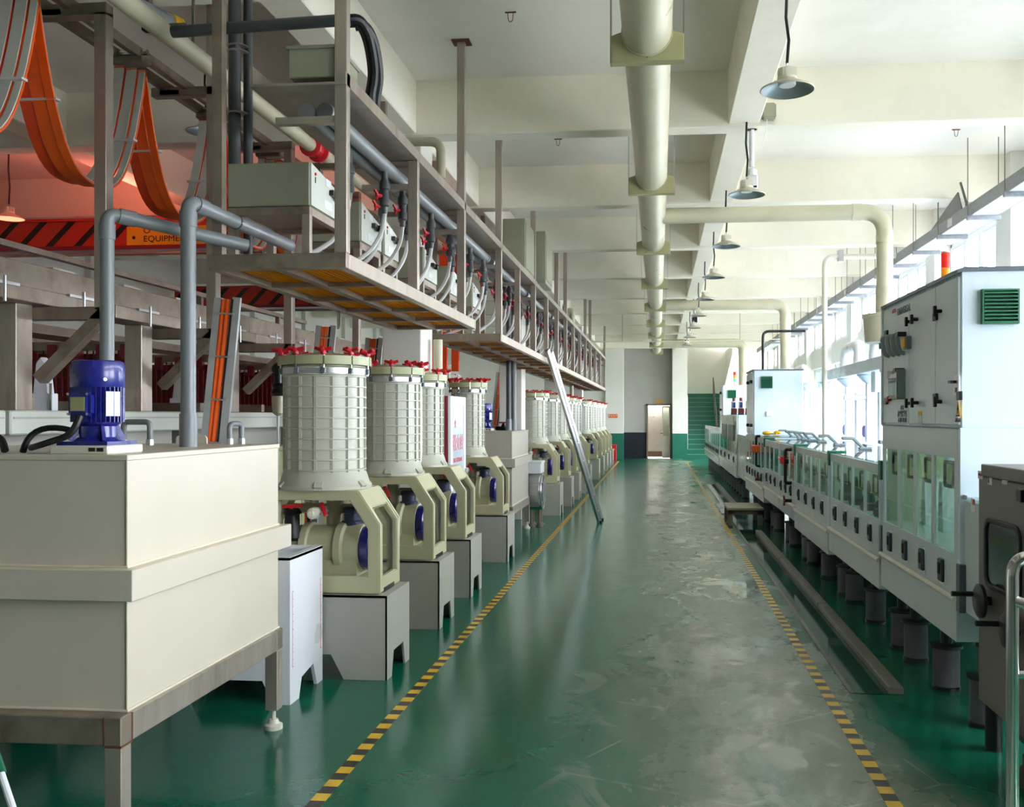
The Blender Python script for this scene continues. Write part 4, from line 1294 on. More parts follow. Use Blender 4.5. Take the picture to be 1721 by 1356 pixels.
# control boxes on their stands on the platform
def make_ctrl(x0, x1, y0, y1, zb, zt, zt2, label, nth):
    t = thing('control_box', ((x0 + x1) / 2, (y0 + y1) / 2, zb), label, 'control box', 'control boxes on the platform')
    G().prism(((y0, zb), (y1, zb), (y1, zt2), (y0, zt)), 'yz', x0, x1).build('body', 'box_grey', t, bv=.004)
    f = G().prism(((y0 + .006, zb + .004), (y1 - .006, zb + .004), (y1 - .006, zt2 - .004), (y0 + .006, zt - .004)), 'yz', x1, x1 + .008).build('front_plate', 'box_front', t)
    ym = y0 + (y1 - y0) * .6
    zm = (zb + zt) / 2
    G().box(x1 + .008, x1 + .035, ym - .05, ym + .05, zm - .0, zm + .03).box(x1 + .02, x1 + .05, ym + .01, ym + .06, zm - .012, zm + .026).build('handle', 'blackpl', t, bv=.003)
    for yy in (y0 + .06, y1 - .04):
        G().cyl((x1 + .008, yy, zm + .045 if yy > ym else zt - .05), (x1 + .014, yy, zm + .045 if yy > ym else zt - .05), .008, 10).build('red_lamp', 'red', t)
        zz = (zm + .03 if yy > ym else zt - .065)
        G().box(x1 + .008, x1 + .011, yy - .004, yy + .004, zz - .03, zz).build('button_row', 'dark_ink', t)
    G().box(x1 + .008, x1 + .0095, ym - .1, ym - .02, zm + .04, zm + .08).box(x1 + .008, x1 + .0095, ym - .12, ym, zb + .03, zb + .075).build('label_plate', 'paper', t)
    s = thing('box_stand', ((x0 + x1) / 2, (y0 + y1) / 2, PZ1), 'small steel frame under the %s grey-green control box from the platform end' % nth, 'stand', 'box stands on the platform')
    z1 = zb - .004
    for a, b in ((y0, y0 + .04), (y1 - .04, y1)):
        G().box(x0, x1, a, b, z1 - .04, z1).build('rail', 'steel_old', s)
        for xa in (x0, x1 - .04): G().box(xa, xa + .04, a, b, PZ1, z1 - .04).build('leg', 'steel', s)
    for xa in (x0, x1 - .04): G().box(xa, xa + .04, y0 + .04, y1 - .04, z1 - .04, z1).build('rail', 'steel', s)
    G().box(x0 + .04, x1 - .04, y0 + .04, y1 - .04, z1 - .02, z1 - .01).build('shelf', 'steel_old', s)
    return t


q0, q1 = YP(383, 275, 4.62), YP(520, 345, 4.62)
make_ctrl(q0.x, q1.x, 4.62, 5.14, q1.z, q0.z, q0.z - .07, 'grey-green control box with black handle at the near end of the platform', 'first')
for i, u in enumerate((622, 653, 722, 764, 800)):
    y = XP(u, 390, -1.80)[1]
    nm = ['second', 'third', 'fourth', 'fifth', 'sixth'][i]
    make_ctrl(-2.14, -1.80, y - (.12 if i == 1 else .2), y + .22, 2.66, 2.9, 2.83, 'grey-green control box with black handle, %s from the near end of the platform' % nm, nm)

# cream pipe along the left edge of the bay, with red valve flange
t = thing('overhead_pipe', (-2.6, 6, 3.62), 'cream overhead pipe with red valve flanges above the platform', 'pipe')
G().cyl((-2.6, 3.2, 3.63), (-2.6, 6.75, 3.63), .052, 16).build('pipe', 'pvc_cream', t)
for y in (6.85, 9.4, 11.2):
    g = G().lathe((-2.6, y, 3.63), ((.07, -.1), (.085, -.09), (.085, -.07), (.055, -.06), (.055, .06), (.085, .07), (.085, .09), (.07, .1)), 16, 'y')
    g.bar((-2.6, y, 3.7), (-2.6, y, 3.76), .03).bar((-2.68, y, 3.76), (-2.52, y, 3.76), .025)
    g.build('red_valve', 'sign_orange' if y > 9 else 'red', t)
G().cyl((-2.6, 6.95, 3.63), (-2.6, 15, 3.63), .05, 16).build('pipe', 'pvc_cream', t)
for y in (5.0, 9.0, 12.5): G().cyl((-2.6, y, 3.68), (-2.6, y, 4.06), .008, 6).build('hanger_rod', 'bench_leg', t)
t = thing('twin_pipes', (-2.31, 4.95, 2.4), 'pair of dark grey vertical pipes strapped together left of the control box', 'pipe')
for dx, dy, r in ((0, 0, .034), (.055, .05, .026)):
    G().cyl((-2.335 + dx, 4.95 + dy, 2.39), (-2.335 + dx, 4.95 + dy, ZS), r, 14).build('pipe', 'pvc_dark', t)
for z in (3.64, 3.61, 3.27, 2.9): G().lathe((-2.32, 4.96, z), ((.055, 0), (.06, .004), (.055, .008)), 14).build('strap', 'alu', t)
t = thing('elbow_pipe', (-1.9, 6.9, 3.3), 'grey pipe elbow over the trunking in front of the white column', 'pipe')
pe = [YP(650, 238, 7.2), YP(741, 238, 7.2), YP(741, 300, 7.2)]
G().tube(bend(pe, .09, 8), .036, 14).build('pipe', 'pvc_cream', t)
t = thing('elbow_pipe', (-1.75, 16, 3.3), 'small cream pipe elbow over the far trunking', 'pipe')
pe = [YP(948, 522, 17.2), YP(962, 522, 17.2), YP(962, 548, 17.2)]
G().tube(bend(pe, .06, 6), .05, 12).build('pipe', 'pvc_cream', t)

# ================================================================== FESTOON AND PLATING LINE
FXX = -3.25
for x, nm in ((-3.33, 'outer'), (-3.18, 'inner')):
    r_ = tag(G().box(x - .02, x + .02, 3.2, 11.5, 3.80, 3.86).build('festoon_rail', 'steel_old'), 'dark %s rail carrying the orange festoon cables' % nm, 'rail')
pk = [(3.55, 3.78), (4.45, 3.75), (5.44, 3.75), (6.5, 3.76), (7.5, 3.76), (8.3, 3.76), (8.8, 3.76)]
dp = [2.95, 2.93, 2.95, 2.95, 3.0, 3.0]


def ribbon(pts, x0, x1, th, side):
    """flat band following pts (y,z); side -1 inner, +1 outer layer"""
    vs, fs = [], []
    n = len(pts)
    for i, (y, z) in enumerate(pts):
        a, b = pts[max(i - 1, 0)], pts[min(i + 1, n - 1)]
        d = Vector((0, b[0] - a[0], b[1] - a[1])).normalized()
        nn = Vector((0, -d.z, d.y)) * th
        p = Vector((0, y, z))
        for q in (p, p + nn * side):
            vs.append((x0, q.y, q.z)); vs.append((x1, q.y, q.z))
    for i in range(n - 1):
        o, w = i * 4, (i + 1) * 4
        for a, b in ((0, 1), (1, 3), (3, 2), (2, 0)): fs.append((o + a, o + b, w + b, w + a))
    fs += [(0, 1, 3, 2), ((n - 1) * 4, (n - 1) * 4 + 2, (n - 1) * 4 + 3, (n - 1) * 4 + 1)]
    return vs, fs


for i in range(len(pk) - 1):
    (ya, za), (yb, zb) = pk[i], pk[i + 1]
    t = thing('festoon_cable', (FXX, (ya + yb) / 2, dp[i]), 'orange flat festoon cable loop with white backing, %s from the camera' % ORD[i], 'cable', 'festoon cable loops')
    w = yb - ya
    pts = []
    for k in range(25):
        s_ = k / 24
        y = ya + w * (s_ - .10 * math.sin(2 * PI * s_) * 0 )
        z = dp[i] + ((za if s_ < .5 else zb) - dp[i]) * abs(2 * s_ - 1) ** 2.3
        pts.append((ya + w * (.5 + .5 * math.copysign(abs(2 * s_ - 1) ** .8, 2 * s_ - 1)), z))
    for k, (x0, x1, oy) in enumerate(((-3.33, -3.265, 0), (-3.255, -3.185, .015), (-3.175, -3.13, .03))):
        g = G(); g._add(*ribbon([(y, z - oy) for y, z in pts], x0, x1, .012, -1)); g.build('cable_band', 'orange' if k != 0 else 'orange_red', t)
        g = G(); g._add(*ribbon([(y, z - oy) for y, z in pts], x0 + .003, x1 - .003, .007, 1)); g.build('backing', 'white_tape', t)
    for s_ in (4, 20):
        y, z = pts[s_]
        G().box(-3.34, -3.12, y - .022, y + .022, z - .006, z + .006).build('cable_tie', 'white_tape', t)
for i, (y, z) in enumerate(pk):
    b = thing('cable_trolley', (FXX, y, 3.72), 'small cable trolley on the festoon rails holding the %s loop top' % ORD[i], 'trolley', 'festoon trolleys')
    G().box(-3.34, -3.12, y - .05, y + .05, 3.755, 3.8).build('saddle', 'steel_old', b, bv=.01)
    G().cyl((-3.36, y, 3.83), (-3.12, y, 3.83), .018, 8).build('axle', 'chrome', b)

# gallows posts carrying the rails
gy = [4.75, 6.0, 7.3, 9.0, 10.8]
RZ0, RZ1 = 2.2, 2.42
for i, y in enumerate(gy):
    t = thing('gallows_post', (-3.0, y, 2.15), 'square steel hanger post with diagonal brace beside the gantry rail, %s from the camera' % ORD[i], 'post', 'hanger posts of the festoon rails')
    top = 3.78 if i != 1 else ZS
    G().box(-3.03, -2.96, y, y + .07, 2.17, top).build('post', 'steel', t, bv=.004)
    G().box(-3.42, -2.96, y, y + .07, top - .02 if i != 1 else 3.76, (top + .05) if i != 1 else 3.82).build('top_arm', 'steel_old', t, bv=.004)
    G().box(-3.42, -2.96, y, y + .07, 2.12, 2.19).build('arm', 'steel_old', t, bv=.004)
    G().bar((-3.36, y + .035, 1.80), (-2.98, y + .035, 2.16), .07, .06).build('brace', 'steel_old', t)
    G().box(-3.36, -3.22, y + .0, y + .05, 3.77, 3.80).build('rail_clip', 'alu', t)

gr = thing('gantry_rail', (-3.42, 8, RZ0), 'heavy weathered steel gantry rail along the plating tanks', 'rail')
for k in range(6):
    y0, y1 = 3.4 + 2.0 * k, 3.4 + 2.0 * (k + 1) - .01
    G().box(-3.5, -3.36, y0, y1, RZ0 + .08, RZ1).box(-3.52, -3.30, y0, y1, RZ0, RZ0 + .08).build('rail_section', 'steel_old', gr, bv=.004)
    for q in range(3):
        y = y0 + .35 + .65 * q
        G().box(-3.31, -3.285, y - .12, y + .12, RZ0 + .07, RZ0 + .085).cyl((-3.28, y, RZ0 - .02), (-3.28, y, RZ0 + .11), .008, 8).build('clip_bolt', 'alu', gr)
        G().box(-3.46, -3.4, y - .1, y + .1, RZ1, RZ1 + .02).build('rail_shim', 'ivory', gr)
for i, y in enumerate((4.62, 5.82, 7.12, 8.4, 9.7, 11.0, 12.4)):
    p = tag(G().box(-3.5, -3.38, y, y + .13, 1.63, RZ0).build('rail_support', 'steel', bv=.004), 'short square steel post between tank rim and gantry rail, %s from the camera' % ORD[i], 'post', 'posts under the gantry rail')
# second rail deeper in
g2 = thing('gantry_rail', (-5.6, 8, RZ0), 'second weathered gantry rail deep inside the plating line', 'rail')
for k in range(5):
    y0 = 3.6 + 2.4 * k
    G().box(-5.7, -5.5, y0, y0 + 2.39, RZ0, RZ1).build('rail_section', 'steel_old', g2)
for i, y in enumerate((5.2, 6.6, 8.0, 9.6, 11.2)):
    tag(G().box(-5.68, -5.55, y, y + .12, 1.55, RZ0).build('rail_support', 'steel_old', bv=.004), 'square post under the deeper gantry rail, %s from the camera' % ORD[i], 'post', 'posts under the deeper rail')
# handrail and thin pipes beyond the rail
t = thing('maintenance_rail', (-4.6, 9, 2.6), 'brown steel walkway railing beyond the gantry rail', 'railing')
for y in (4.5, 5.6, 6.9, 8.4, 10.2): G().bar((-4.3, y, RZ0), (-4.3, y, 2.75), .045).build('post', 'steel_old', t)
G().box(-4.33, -4.27, 3.5, 11, 2.72, 2.76).box(-4.32, -4.28, 3.5, 11, 2.5, 2.53).build('rail', 'steel_old', t)
G().box(-4.4, -4.1, 3.5, 11, RZ0 - .05, RZ0 - .0).build('walkway', 'steel_old', t)
# plating tanks with pale rims
TY = [2.6, 4.55, 6.5, 8.45, 10.4, 12.35]
for r_, (xa, xb) in enumerate(((-4.7, -3.36), (-6.9, -5.45))):
    for i, y in enumerate(TY):
        if r_ == 1 and i in (0,): continue
        t = thing('plating_tank', ((xa + xb) / 2, y + .95, .3), 'grey-white plating tank, %s along the %s row' % (ORD[i], ('near', 'back')[r_]), 'tank', 'plating tanks')
        G().box(xa + .06, xb - .14, y + .05, y + 1.87, .42, 1.5).build('body', 'base_grey', t)
        G().ring(((xa, y), (xb, y), (xb, y + 1.92), (xa, y + 1.92)), ((xa + .16, y + .12), (xb - .16, y + .12), (xb - .16, y + 1.8), (xa + .16, y + 1.8)), 'xy', 1.5, 1.63).build('rim', 'box_front' if r_ == 0 else 'base_grey', t, bv=.008)
        G().box(xb - .001, xb + .004, y + .02, y + 1.9, 1.585, 1.595).build('seam', 'base_grey', t)
        for xx in (xa + .1, xb - .25):
            for yy in (y + .1, y + 1.7): G().box(xx, xx + .1, yy, yy + .1, 0, .42).build('leg', 'steel_old', t)
        G().box(xa + .1, xb - .12, y + .3, y + .36, 1.635, 1.70).build('bus_bar', 'steel_old', t)
        G().box(xa + .1, xb - .12, y + 1.4, y + 1.46, 1.635, 1.70).build('bus_bar', 'steel_old', t)
# white locating horns and small fittings on the rims
hn = 0
for u, v, y in ((68, 650, 5.4), (8, 640, 5.2), (300, 660, 7.0), (232, 660, 6.4)):
    p = YP(u, v, y)
    hn += 1
    t = thing('locating_horn', (p.x, y, 1.7), 'white plastic locating horn above the plating tank, %s from the frame edge' % ['', 'second', 'first', 'fourth', 'third'][hn], 'fitting', 'white horns over the tanks')
    G().prism(((-.06 + p.x, 1.7), (.06 + p.x, 1.7), (.035 + p.x, 1.93), (.0 + p.x, 1.97), (-.035 + p.x, 1.93)), 'xz', y, y + .06).build('horn', 'white_pl', t, bv=.01)
    G().box(p.x - .07, p.x + .07, y - .01, y + .07, 1.63, 1.74).build('block', 'white_pl', t, bv=.005)
    G().cyl((p.x + .08, y - .02, 1.6), (p.x + .08, y - .02, 1.8), .008, 8).build('pin', 'chrome', t)
# red hanging racks of parts
for i, (x, y) in enumerate(((-4.05, 6.2), (-4.05, 7.6), (-4.05, 9.0), (-4.2, 10.5), (-6.2, 6.4), (-6.2, 8.2), (-6.2, 10.0))):
    t = thing('plating_rack', (x, y, 1.5), 'copper-red plating rack hanging in the line, %s' % ('%s along the near row' % ORD[i] if i < 4 else '%s along the back row' % ORD[i - 4]), 'rack', 'plating racks')
    G().box(x - .45, x + .45, y - .03, y + .03, 2.06, 2.12).build('hanger_bar', 'steel_old', t)
    g = G()
    for k in range(19):
        xx = x - .42 + .0467 * k
        g.cyl((xx, y, 1.4), (xx, y, 2.06), .007, 6)
    for k in range(9): g.box(x - .43, x + .43, y - .006, y + .006, 1.45 + .07 * k, 1.46 + .07 * k)
    g.box(x - .44, x + .44, y + .04, y + .055, 1.42, 2.04)  # solid plate added behind the rods to darken the view through the rack
    g.build('wires_and_plate', 'brown_red', t)
    for k in range(5): G().box(x - .4 + .18 * k, x - .34 + .18 * k, y - .05, y - .0, 2.0, 2.1).build('hook_block', 'dark_red', t)

# red striped crane bridges
for i, (x0, x1, y, z, lab) in enumerate(((-8.4, -4.6, 10.5, 3.62, 'red crane bridge with black stripes and yellow sign under the pink ceiling'), (-8.4, -3.4, 15.5, 3.52, 'farther red crane bridge with black stripes below the platform'))):
    t = thing('crane_bridge', ((x0 + x1) / 2, y, z), lab, 'crane')
    G().box(x0, x1, y, y + .28, z, z + .30).build('girder', 'crane_stripe', t)
    G().box(x0, x1, y - .03, y + .31, z - .05, z).build('flange', 'dark_red', t)
    G().box(x0, x1, y - .03, y + .31, z + .30, z + .33).build('flange', 'crane_red', t)
    for xx in (x0 + .2, x1 - .12): G().box(xx - .06, xx + .06, y + .05, y + .2, z + .33, ZS).build('hanger', 'crane_red', t)
    G().cyl((x0, y - .02, z - .1), (x1, y - .02, z - .1), .02, 8).build('conductor', 'steel_old', t)
    if i == 0:
        sg = G().box(YP(213, 385, 10.48).x, -4.9, y - .02, y, z + .0, z + .22).build('sign_plate', 'yellow', t)
        G().cyl((YP(225, 385, 10.48).x, y - .024, z + .09), (YP(225, 385, 10.48).x, y - .018, z + .09), .02, 10).build('bolt', 'black', sg)
        text('O\nEQUIPMENT', 'lettering', sg, (YP(241, 385, 10.48).x, y - .023, z + .12), R_NEAR, .10, 'dark_ink', 1.1, 'LEFT')
# vertical cable ladders with orange bundles
for i, (u, y, z0, lab) in enumerate(((372, 5.6, 1.35, 'nearest the camera, beside the tall grey riser'), (540, 7.4, 1.5, 'behind the first filter barrel'), (622, 8.6, 1.5, 'in front of the white column'), (838, 15.5, 1.4, 'farther back below the ladder platform'))):
    p = YP(u, 600, y)
    t = thing('cable_ladder', (p.x, y, 0), 'upright cable ladder with orange cables, ' + lab, 'cable ladder', 'upright cable ladders')
    lean = .10
    z0 = 0.0
    def LX(z): return p.x + (z - 1.95) * lean
    for s_ in (-.055, .065):
        G().bar((LX(z0) + s_, y, z0), (LX(2.34) + s_, y, 2.34), .022, .05).build('stile', 'galv_pale', t)
    for k in range(9):
        z = .1 + 2.25 * k / 8.4
        G().bar((LX(z) - .055, y - .026, z), (LX(z) + .065, y - .026, z - .008), .01).build('rung', 'alu', t)
    for s_, m, r_ in ((-.022, 'orange', .017), (.006, 'orange', .017), (.04, 'black', .014)):
        G().tube(arc((LX(2.33) + s_, y, 2.33), (LX(1.4) + s_, y, 1.4), (LX(.6) + s_ - .04, y + .02, .6), 8), r_, 8).build('cable', m, t)
# polished strip hanging below the platform edge
hs_ = XP(568, 540, -2.17)
tag(G().box(-2.178, -2.162, hs_.y, hs_.y + .02, XP(568, 553, -2.17).z, 2.32).build('hanging_strip', 'chrome'), 'short bright metal strip hanging below the platform', 'strip')
# orange festoon seen between the posts further on
for i, u in enumerate((722, 745, 765)):
    p = YP(u, 500, 10.5 + .4 * i)
    t = thing('orange_bundle', (p.x, p.y, 2.0), 'hanging orange cable bundle behind the platform posts, %s' % ['first', 'second', 'third'][i], 'cable', 'orange bundles behind the posts')
    G().box(p.x - .05, p.x + .05, p.y, p.y + .03, 2.15, 3.8).build('band', 'orange_red', t, bv=.01)
    G().box(p.x - .06, p.x + .06, p.y - .006, p.y + .036, 2.6, 2.62).build('tie', 'white_tape', t)

# grey pipe with yellow wrap hanging high on the left
pa, pb = XP(196, -6, -2.62), XP(298, 44, -2.62)
t = thing('overhead_pipe', (pa + pb) / 2, 'grey overhead pipe end wrapped in yellow tape beside the cream pipe', 'pipe')
G().cyl(pa, pb, .045, 14).build('pipe', 'pvc', t)
dd = (pb - pa).normalized()
G().cyl(pb - dd * .10, pb - dd * .03, .05, 14).cyl(pb - dd * .02, pb + dd * .01, .049, 14).build('tape_wrap', 'yellow', t)
G().box(pb.x - .09, pb.x - .05, pb.y - .2, pb.y - .16, pb.z - .1, ZS).box(pb.x - .09, pb.x + .16, pb.y - .2, pb.y - .16, pb.z - .1, pb.z - .07).build('bracket', 'steel_old', t)

# ================================================================== RIGHT SIDE: WET PROCESS LINE
XM = 1.5


def add_foot(t, x, y, h, r=.075):
    p = G().lathe((x, y, 0), ((r, .02), (r, .245)), 20).build('support_foot', 'dark_foot', t)
    G().lathe((x, y, 0), ((r * 1.06, 0), (r * 1.06, .02), (r, .025)), 20).build('foot_flange', 'blackpl', p)
    G().lathe((x, y, 0), ((r, .24), (r * 1.22, .245), (r * 1.22, .262), (r * .5, .27)), 20).build('foot_flange', 'blackpl', p)
    G().cyl((x, y, .265), (x, y, h), .035, 10).cyl((x, y, h - .05), (x, y, h), .055, 10).build('spindle', 'blackpl', p)


def make_bath(y0, y1, zb, zl, zw0, zw1, zt, n, label, mod=1, handles=True, lid=True, wheels=True, name='process_tank', ends=None, xb=2.9, latches=True):
    t = thing(name, (2.1, (y0 + y1) / 2, zb), label, 'process tank')
    G().box(XM - .012, xb, y0, y1, zb, zl).build('lower_sump', 'machine', t, bv=.006)
    G().box(XM, xb, y0, y1, zl, zw0).build('bath_body', 'machine', t, bv=.003)
    G().tube([(XM - .012, y0 - .004, zl), (XM - .012, y1 + .004, zl)], .016, 10).tube([(XM - .012, y0 - .006, zl), (xb, y0 - .006, zl)], .016, 8).build('ledge_bead', 'ledge', t)
    j = .055
    ya, yb = y0 + j, y1 - j
    G().box(XM, XM + .014, y0, y1, zw1, zt).box(XM, XM + .014, y0, ya, zw0, zw1).box(XM, XM + .014, yb, y1, zw0, zw1).build('front_frame', 'machine', t, bv=.002)
    G().box(XM + .03, xb, y0, y0 + .025, zw0, zt).box(XM + .03, xb, y1 - .025, y1, zw0, zt).build('end_wall', 'machine_side', t)
    G().box(xb - .02, xb - .005, y0 + .025, y1 - .025, zw0, zt - .005).build('rear_panel', 'inside', t)
    G().box(XM + .03, xb - .02, y0 + .026, y0 + .03, zw0, zt - .005).box(XM + .03, xb - .02, y1 - .03, y1 - .026, zw0, zt - .005).build('lining', 'inside', t)
    w = (yb - ya) / n
    for k in range(n):
        a, b = ya + w * k, ya + w * (k + 1)
        if k: G().box(XM - .002, XM + .012, a - .026, a + .026, zw0, zw1).build('mullion', 'machine', t, bv=.002)
        G().box(XM + .006, XM + .011, a + .015, b - .015, zw0, zw1).build('window_pane', 'bath_glass', t)
        if handles:
            hm = (a + b) / 2
            hw = min(.085, w * .3)
            G().ring(rrect(hm - hw, hm + hw, zw1 - .165, zw1 - .02, .025), rrect(hm - hw + .02, hm + hw - .02, zw1 - .145, zw1 - .04, .012), 'yz', XM + .025, XM + .045).build('window_handle', 'blackpl', t)
            G().box(XM + .035, XM + .04, hm - hw + .02, hm + hw - .02, zw1 - .145, zw1 - .04).build('handle_plate', 'inside', t)
        if wheels:
            G().lathe((XM + .05, a + w * .5, zw0 + .17), ((.02, 0), (.055, .005), (.055, .03), (.02, .035)), 14, 'x').lathe((XM + .09, a + w * .5, zw0), ((.07, 0), (.065, .05), (.04, .06), (.03, .12), (.015, .13)), 10).lathe((XM + .09, a + w * .8, zw0), ((.05, 0), (.045, .06), (.02, .1)), 8).build('roller_gear', 'blackpl', t)
        else:
            G().prism(((a + w * .35, zw0), (a + w * .65, zw0), (a + w * .58, zw0 + .30), (a + w * .42, zw0 + .30)), 'yz', XM + .2, XM + .3).cyl((XM + .25, a + w * .5, zw0 + .3), (XM + .25, a + w * .5, zt - .02), .03, 10).build('spray_pipe', 'machine_side', t)
        if latches:
            hm = (a + b) / 2
            lt = G().box(XM - .022, XM, hm - .036, hm + .036, zw0 - .175, zw0 - .055).build('latch', 'latch', t, bv=.006)
            G().box(XM - .028, XM - .02, hm - .016, hm + .016, zw0 - .135, zw0 - .075).build('latch_lever', 'dark_ink', lt, bv=.003)
            G().box(XM - .004, XM + .001, hm - .05, hm + .05, zw0 - .19, zw0 - .045).build('latch_plate', 'machine_side', lt)
    if lid:
        G().box(XM + .02, 2.35, y0 + .01, y1 - .01, zt, zt + .012).build('clear_cover', 'lid_glass', t)
        G().box(XM + .5, 2.34, y0 + .04, y1 - .04, zw0 + .1, zw0 + .14).build('roller_bed', 'machine_side', t)
        G().box(2.35, xb, y0, y1, zt - .005, zt + .012).build('rear_cover', 'machine_side', t)
    nf = max(2, round((y1 - y0) / .62))
    for k in range(nf):
        y = y0 + .14 + (y1 - y0 - .28) * k / (nf - 1)
        add_foot(t, 1.68, y, zb)
        if k % 2 == 0: add_foot(t, 2.6, y, zb)
    return t


A = make_bath(4.86, 6.44, .46, .675, .90, 1.385, 1.535, 4, 'process tank with tall windows under the big control cabinet', wheels=False, lid=False)
B = make_bath(6.50, 8.36, .42, .62, .89, 1.205, 1.27, 4, 'process tank with clear covers next to the big control cabinet')
C = make_bath(8.42, 10.45, .37, .575, .875, 1.20, 1.265, 4, 'process tank with clear covers, second from the big control cabinet')
D = make_bath(10.5, 11.85, .44, .60, .87, 1.18, 1.265, 3, 'process tank with dark red-handled valve in front', handles=True)
D2 = make_bath(11.9, 13.4, .44, .60, .87, 1.18, 1.265, 3, 'process tank with two dark fittings, behind the valve tank')
E_ = make_bath(13.5, 16.25, .36, .55, .82, 1.2, 1.29, 6, 'process tank with red box on its front, under the second control cabinet', wheels=False)
F = make_bath(18.2, 23.2, .40, .62, .85, 1.5, 1.62, 4, 'tall distant process tank with dark panels beyond the bench', xb=2.2)
H = make_bath(23.4, 30.5, .36, .56, .82, 1.2, 1.3, 10, 'last low process tank near the green stairs', xb=2.4)
for i, y in enumerate((19.6, 21.6)):
    G().box(XM - .015, XM, y - .7, y + .7, 1.42, 1.60).build('cream_panel', 'ledge', F)
    G().box(XM - .014, XM + .0, y - .72, y + .72, 1.1, 1.42).build('dark_panel', 'pvc_dark', F)
G().box(16.25 and XM + .02, 2.3, 16.25, 18.2, .45, 1.25).build('link_body', 'machine', F)

# corner uprights and green clips
for k, (y, z) in enumerate(((6.47, 1.29), (8.39, 1.285), (10.47, 1.28), (13.45, 1.28))):
    b = thing('corner_clip', (XM + .05, y, z - .1), 'green plastic corner clip between process tanks, %s from the big cabinet' % ORD[k], 'clip', 'green corner clips')
    G().box(XM - .016, XM + .012, y - .035, y + .035, z - .12, z).box(XM - .016, XM + .14, y - .035, y + .035, z - .012, z + .01).build('clip', 'greenpl', b, bv=.004)
for k, y in enumerate((6.47, 4.82)):
    b = tag(G().box(XM - .012, XM + .06, y - .028, y + .028, .62, .86).build('joint_channel', 'machine_trim', bv=.003), 'grey joint channel on the tank front, %s the big cabinet' % ('far end of' if k == 0 else 'near end of'), 'channel')
# z-shaped grey handles on the covers
for k, (x, y) in enumerate(((1.95, 6.9), (1.97, 7.9), (1.92, 9.2), (1.90, 10.4), (1.92, 11.6), (1.9, 12.2), (1.9, 12.7), (1.9, 13.1), (1.95, 14.2))):
    b = tag(G().prism(((x - .16, 1.40), (x - .05, 1.40), (x + .05, 1.30), (x + .12, 1.30), (x + .12, 1.285), (x + .03, 1.285), (x - .06, 1.37), (x - .16, 1.37)), 'xz', y - .03, y + .03).box(x - .0, x + .12, y - .035, y + .035, 1.277, 1.30).build('cover_handle', 'grey_handle', bv=.006),
            'grey angled handle on a clear tank cover, %s from the big cabinet' % ORD[k], 'handle', 'grey handles on the clear covers')
# valve on tank D, red box on tank E, gloves
t = thing('drain_valve', (XM - .06, 10.9, .8), 'dark plumbing with red wheel on the valve tank', 'valve')
G().tube(bend([(XM, 10.75, 1.22), (XM - .07, 10.75, 1.22), (XM - .07, 10.75, .84), (XM, 10.75, .84)], .03, 5), .02, 10).lathe((XM - .07, 10.75, 1.08), ((.02, -.03), (.04, -.02), (.04, .03), (.02, .04)), 12).build('pipe', 'blackpl', t)
G().bar((XM - .12, 10.75, 1.1), (XM - .12, 10.95, 1.12), .02).cyl((XM - .11, 10.72, 1.06), (XM - .11, 10.72, 1.14), .025, 10).build('red_handle', 'red', t)
G().cyl((XM, 10.75, .64), (XM - .08, 10.75, .64), .02, 10).build('outlet', 'blackpl', t)
for k in range(3):
    a = PI / 3 * k
    G().bar((XM - .085, 10.75 + .06 * math.cos(a), .64 + .06 * math.sin(a)), (XM - .085, 10.75 - .06 * math.cos(a), .64 - .06 * math.sin(a)), .016).build('wheel_spoke', 'dark_red', t)
t = thing('red_box', (XM - .08, 13.95, 1.05), 'small orange-red box on dark pipe at the front of the line', 'box')
G().box(XM - .13, XM - .01, 13.9, 14.1, 1.06, 1.17).build('body', 'sign_orange', t, bv=.008)
G().tube(bend([(XM, 14.02, 1.3), (XM - .06, 14.02, 1.3), (XM - .06, 14.02, .86), (XM, 14.02, .86)], .03, 4), .02, 8).build('pipe', 'blackpl', t)
G().bar((XM - .06, 13.9, .68), (XM - .06, 14.1, .68), .025).cyl((XM, 14, .66), (XM - .08, 14, .66), .018, 8).build('low_handle', 'dark_red', t)
g = G().sphere((1.66, 14.6, 1.335), .07, 12, 8, .45)
for k in range(4): g.bar((1.66 + .05, 14.55 + .03 * k, 1.33), (1.80, 14.5 + .06 * k, 1.325), .022, .02)
g.sphere((1.86, 14.9, 1.34), .06, 12, 8, .5)
tag(g.build('glove', 'yellow'), 'yellow rubber gloves lying on the tank cover by the second cabinet', 'gloves')


# control cabinets
def vent(t, x0, x1, y, z0, z1, n):
    v = G().ring(((x0, z0), (x1, z0), (x1, z1), (x0, z1)), ((x0 + .008, z0 + .008), (x1 - .008, z0 + .008), (x1 - .008, z1 - .008), (x0 + .008, z1 - .008)), 'xz', y - .03, y).build('vent', 'greenpl', t)
    G().box(x0 + .008, x1 - .008, y - .008, y, z0 + .008, z1 - .008).build('vent_back', 'dark_ink', v)
    h = (z1 - z0 - .01) / n
    for k in range(n):
        z = z0 + .005 + h * k
        G().prism(((y - .034, z), (y - .008, z + h * .75), (y - .008, z + h * .95), (y - .034, z + h * .35)), 'yz', x0 + .008, x1 - .008).build('louvre_slat', 'greenpl', v)


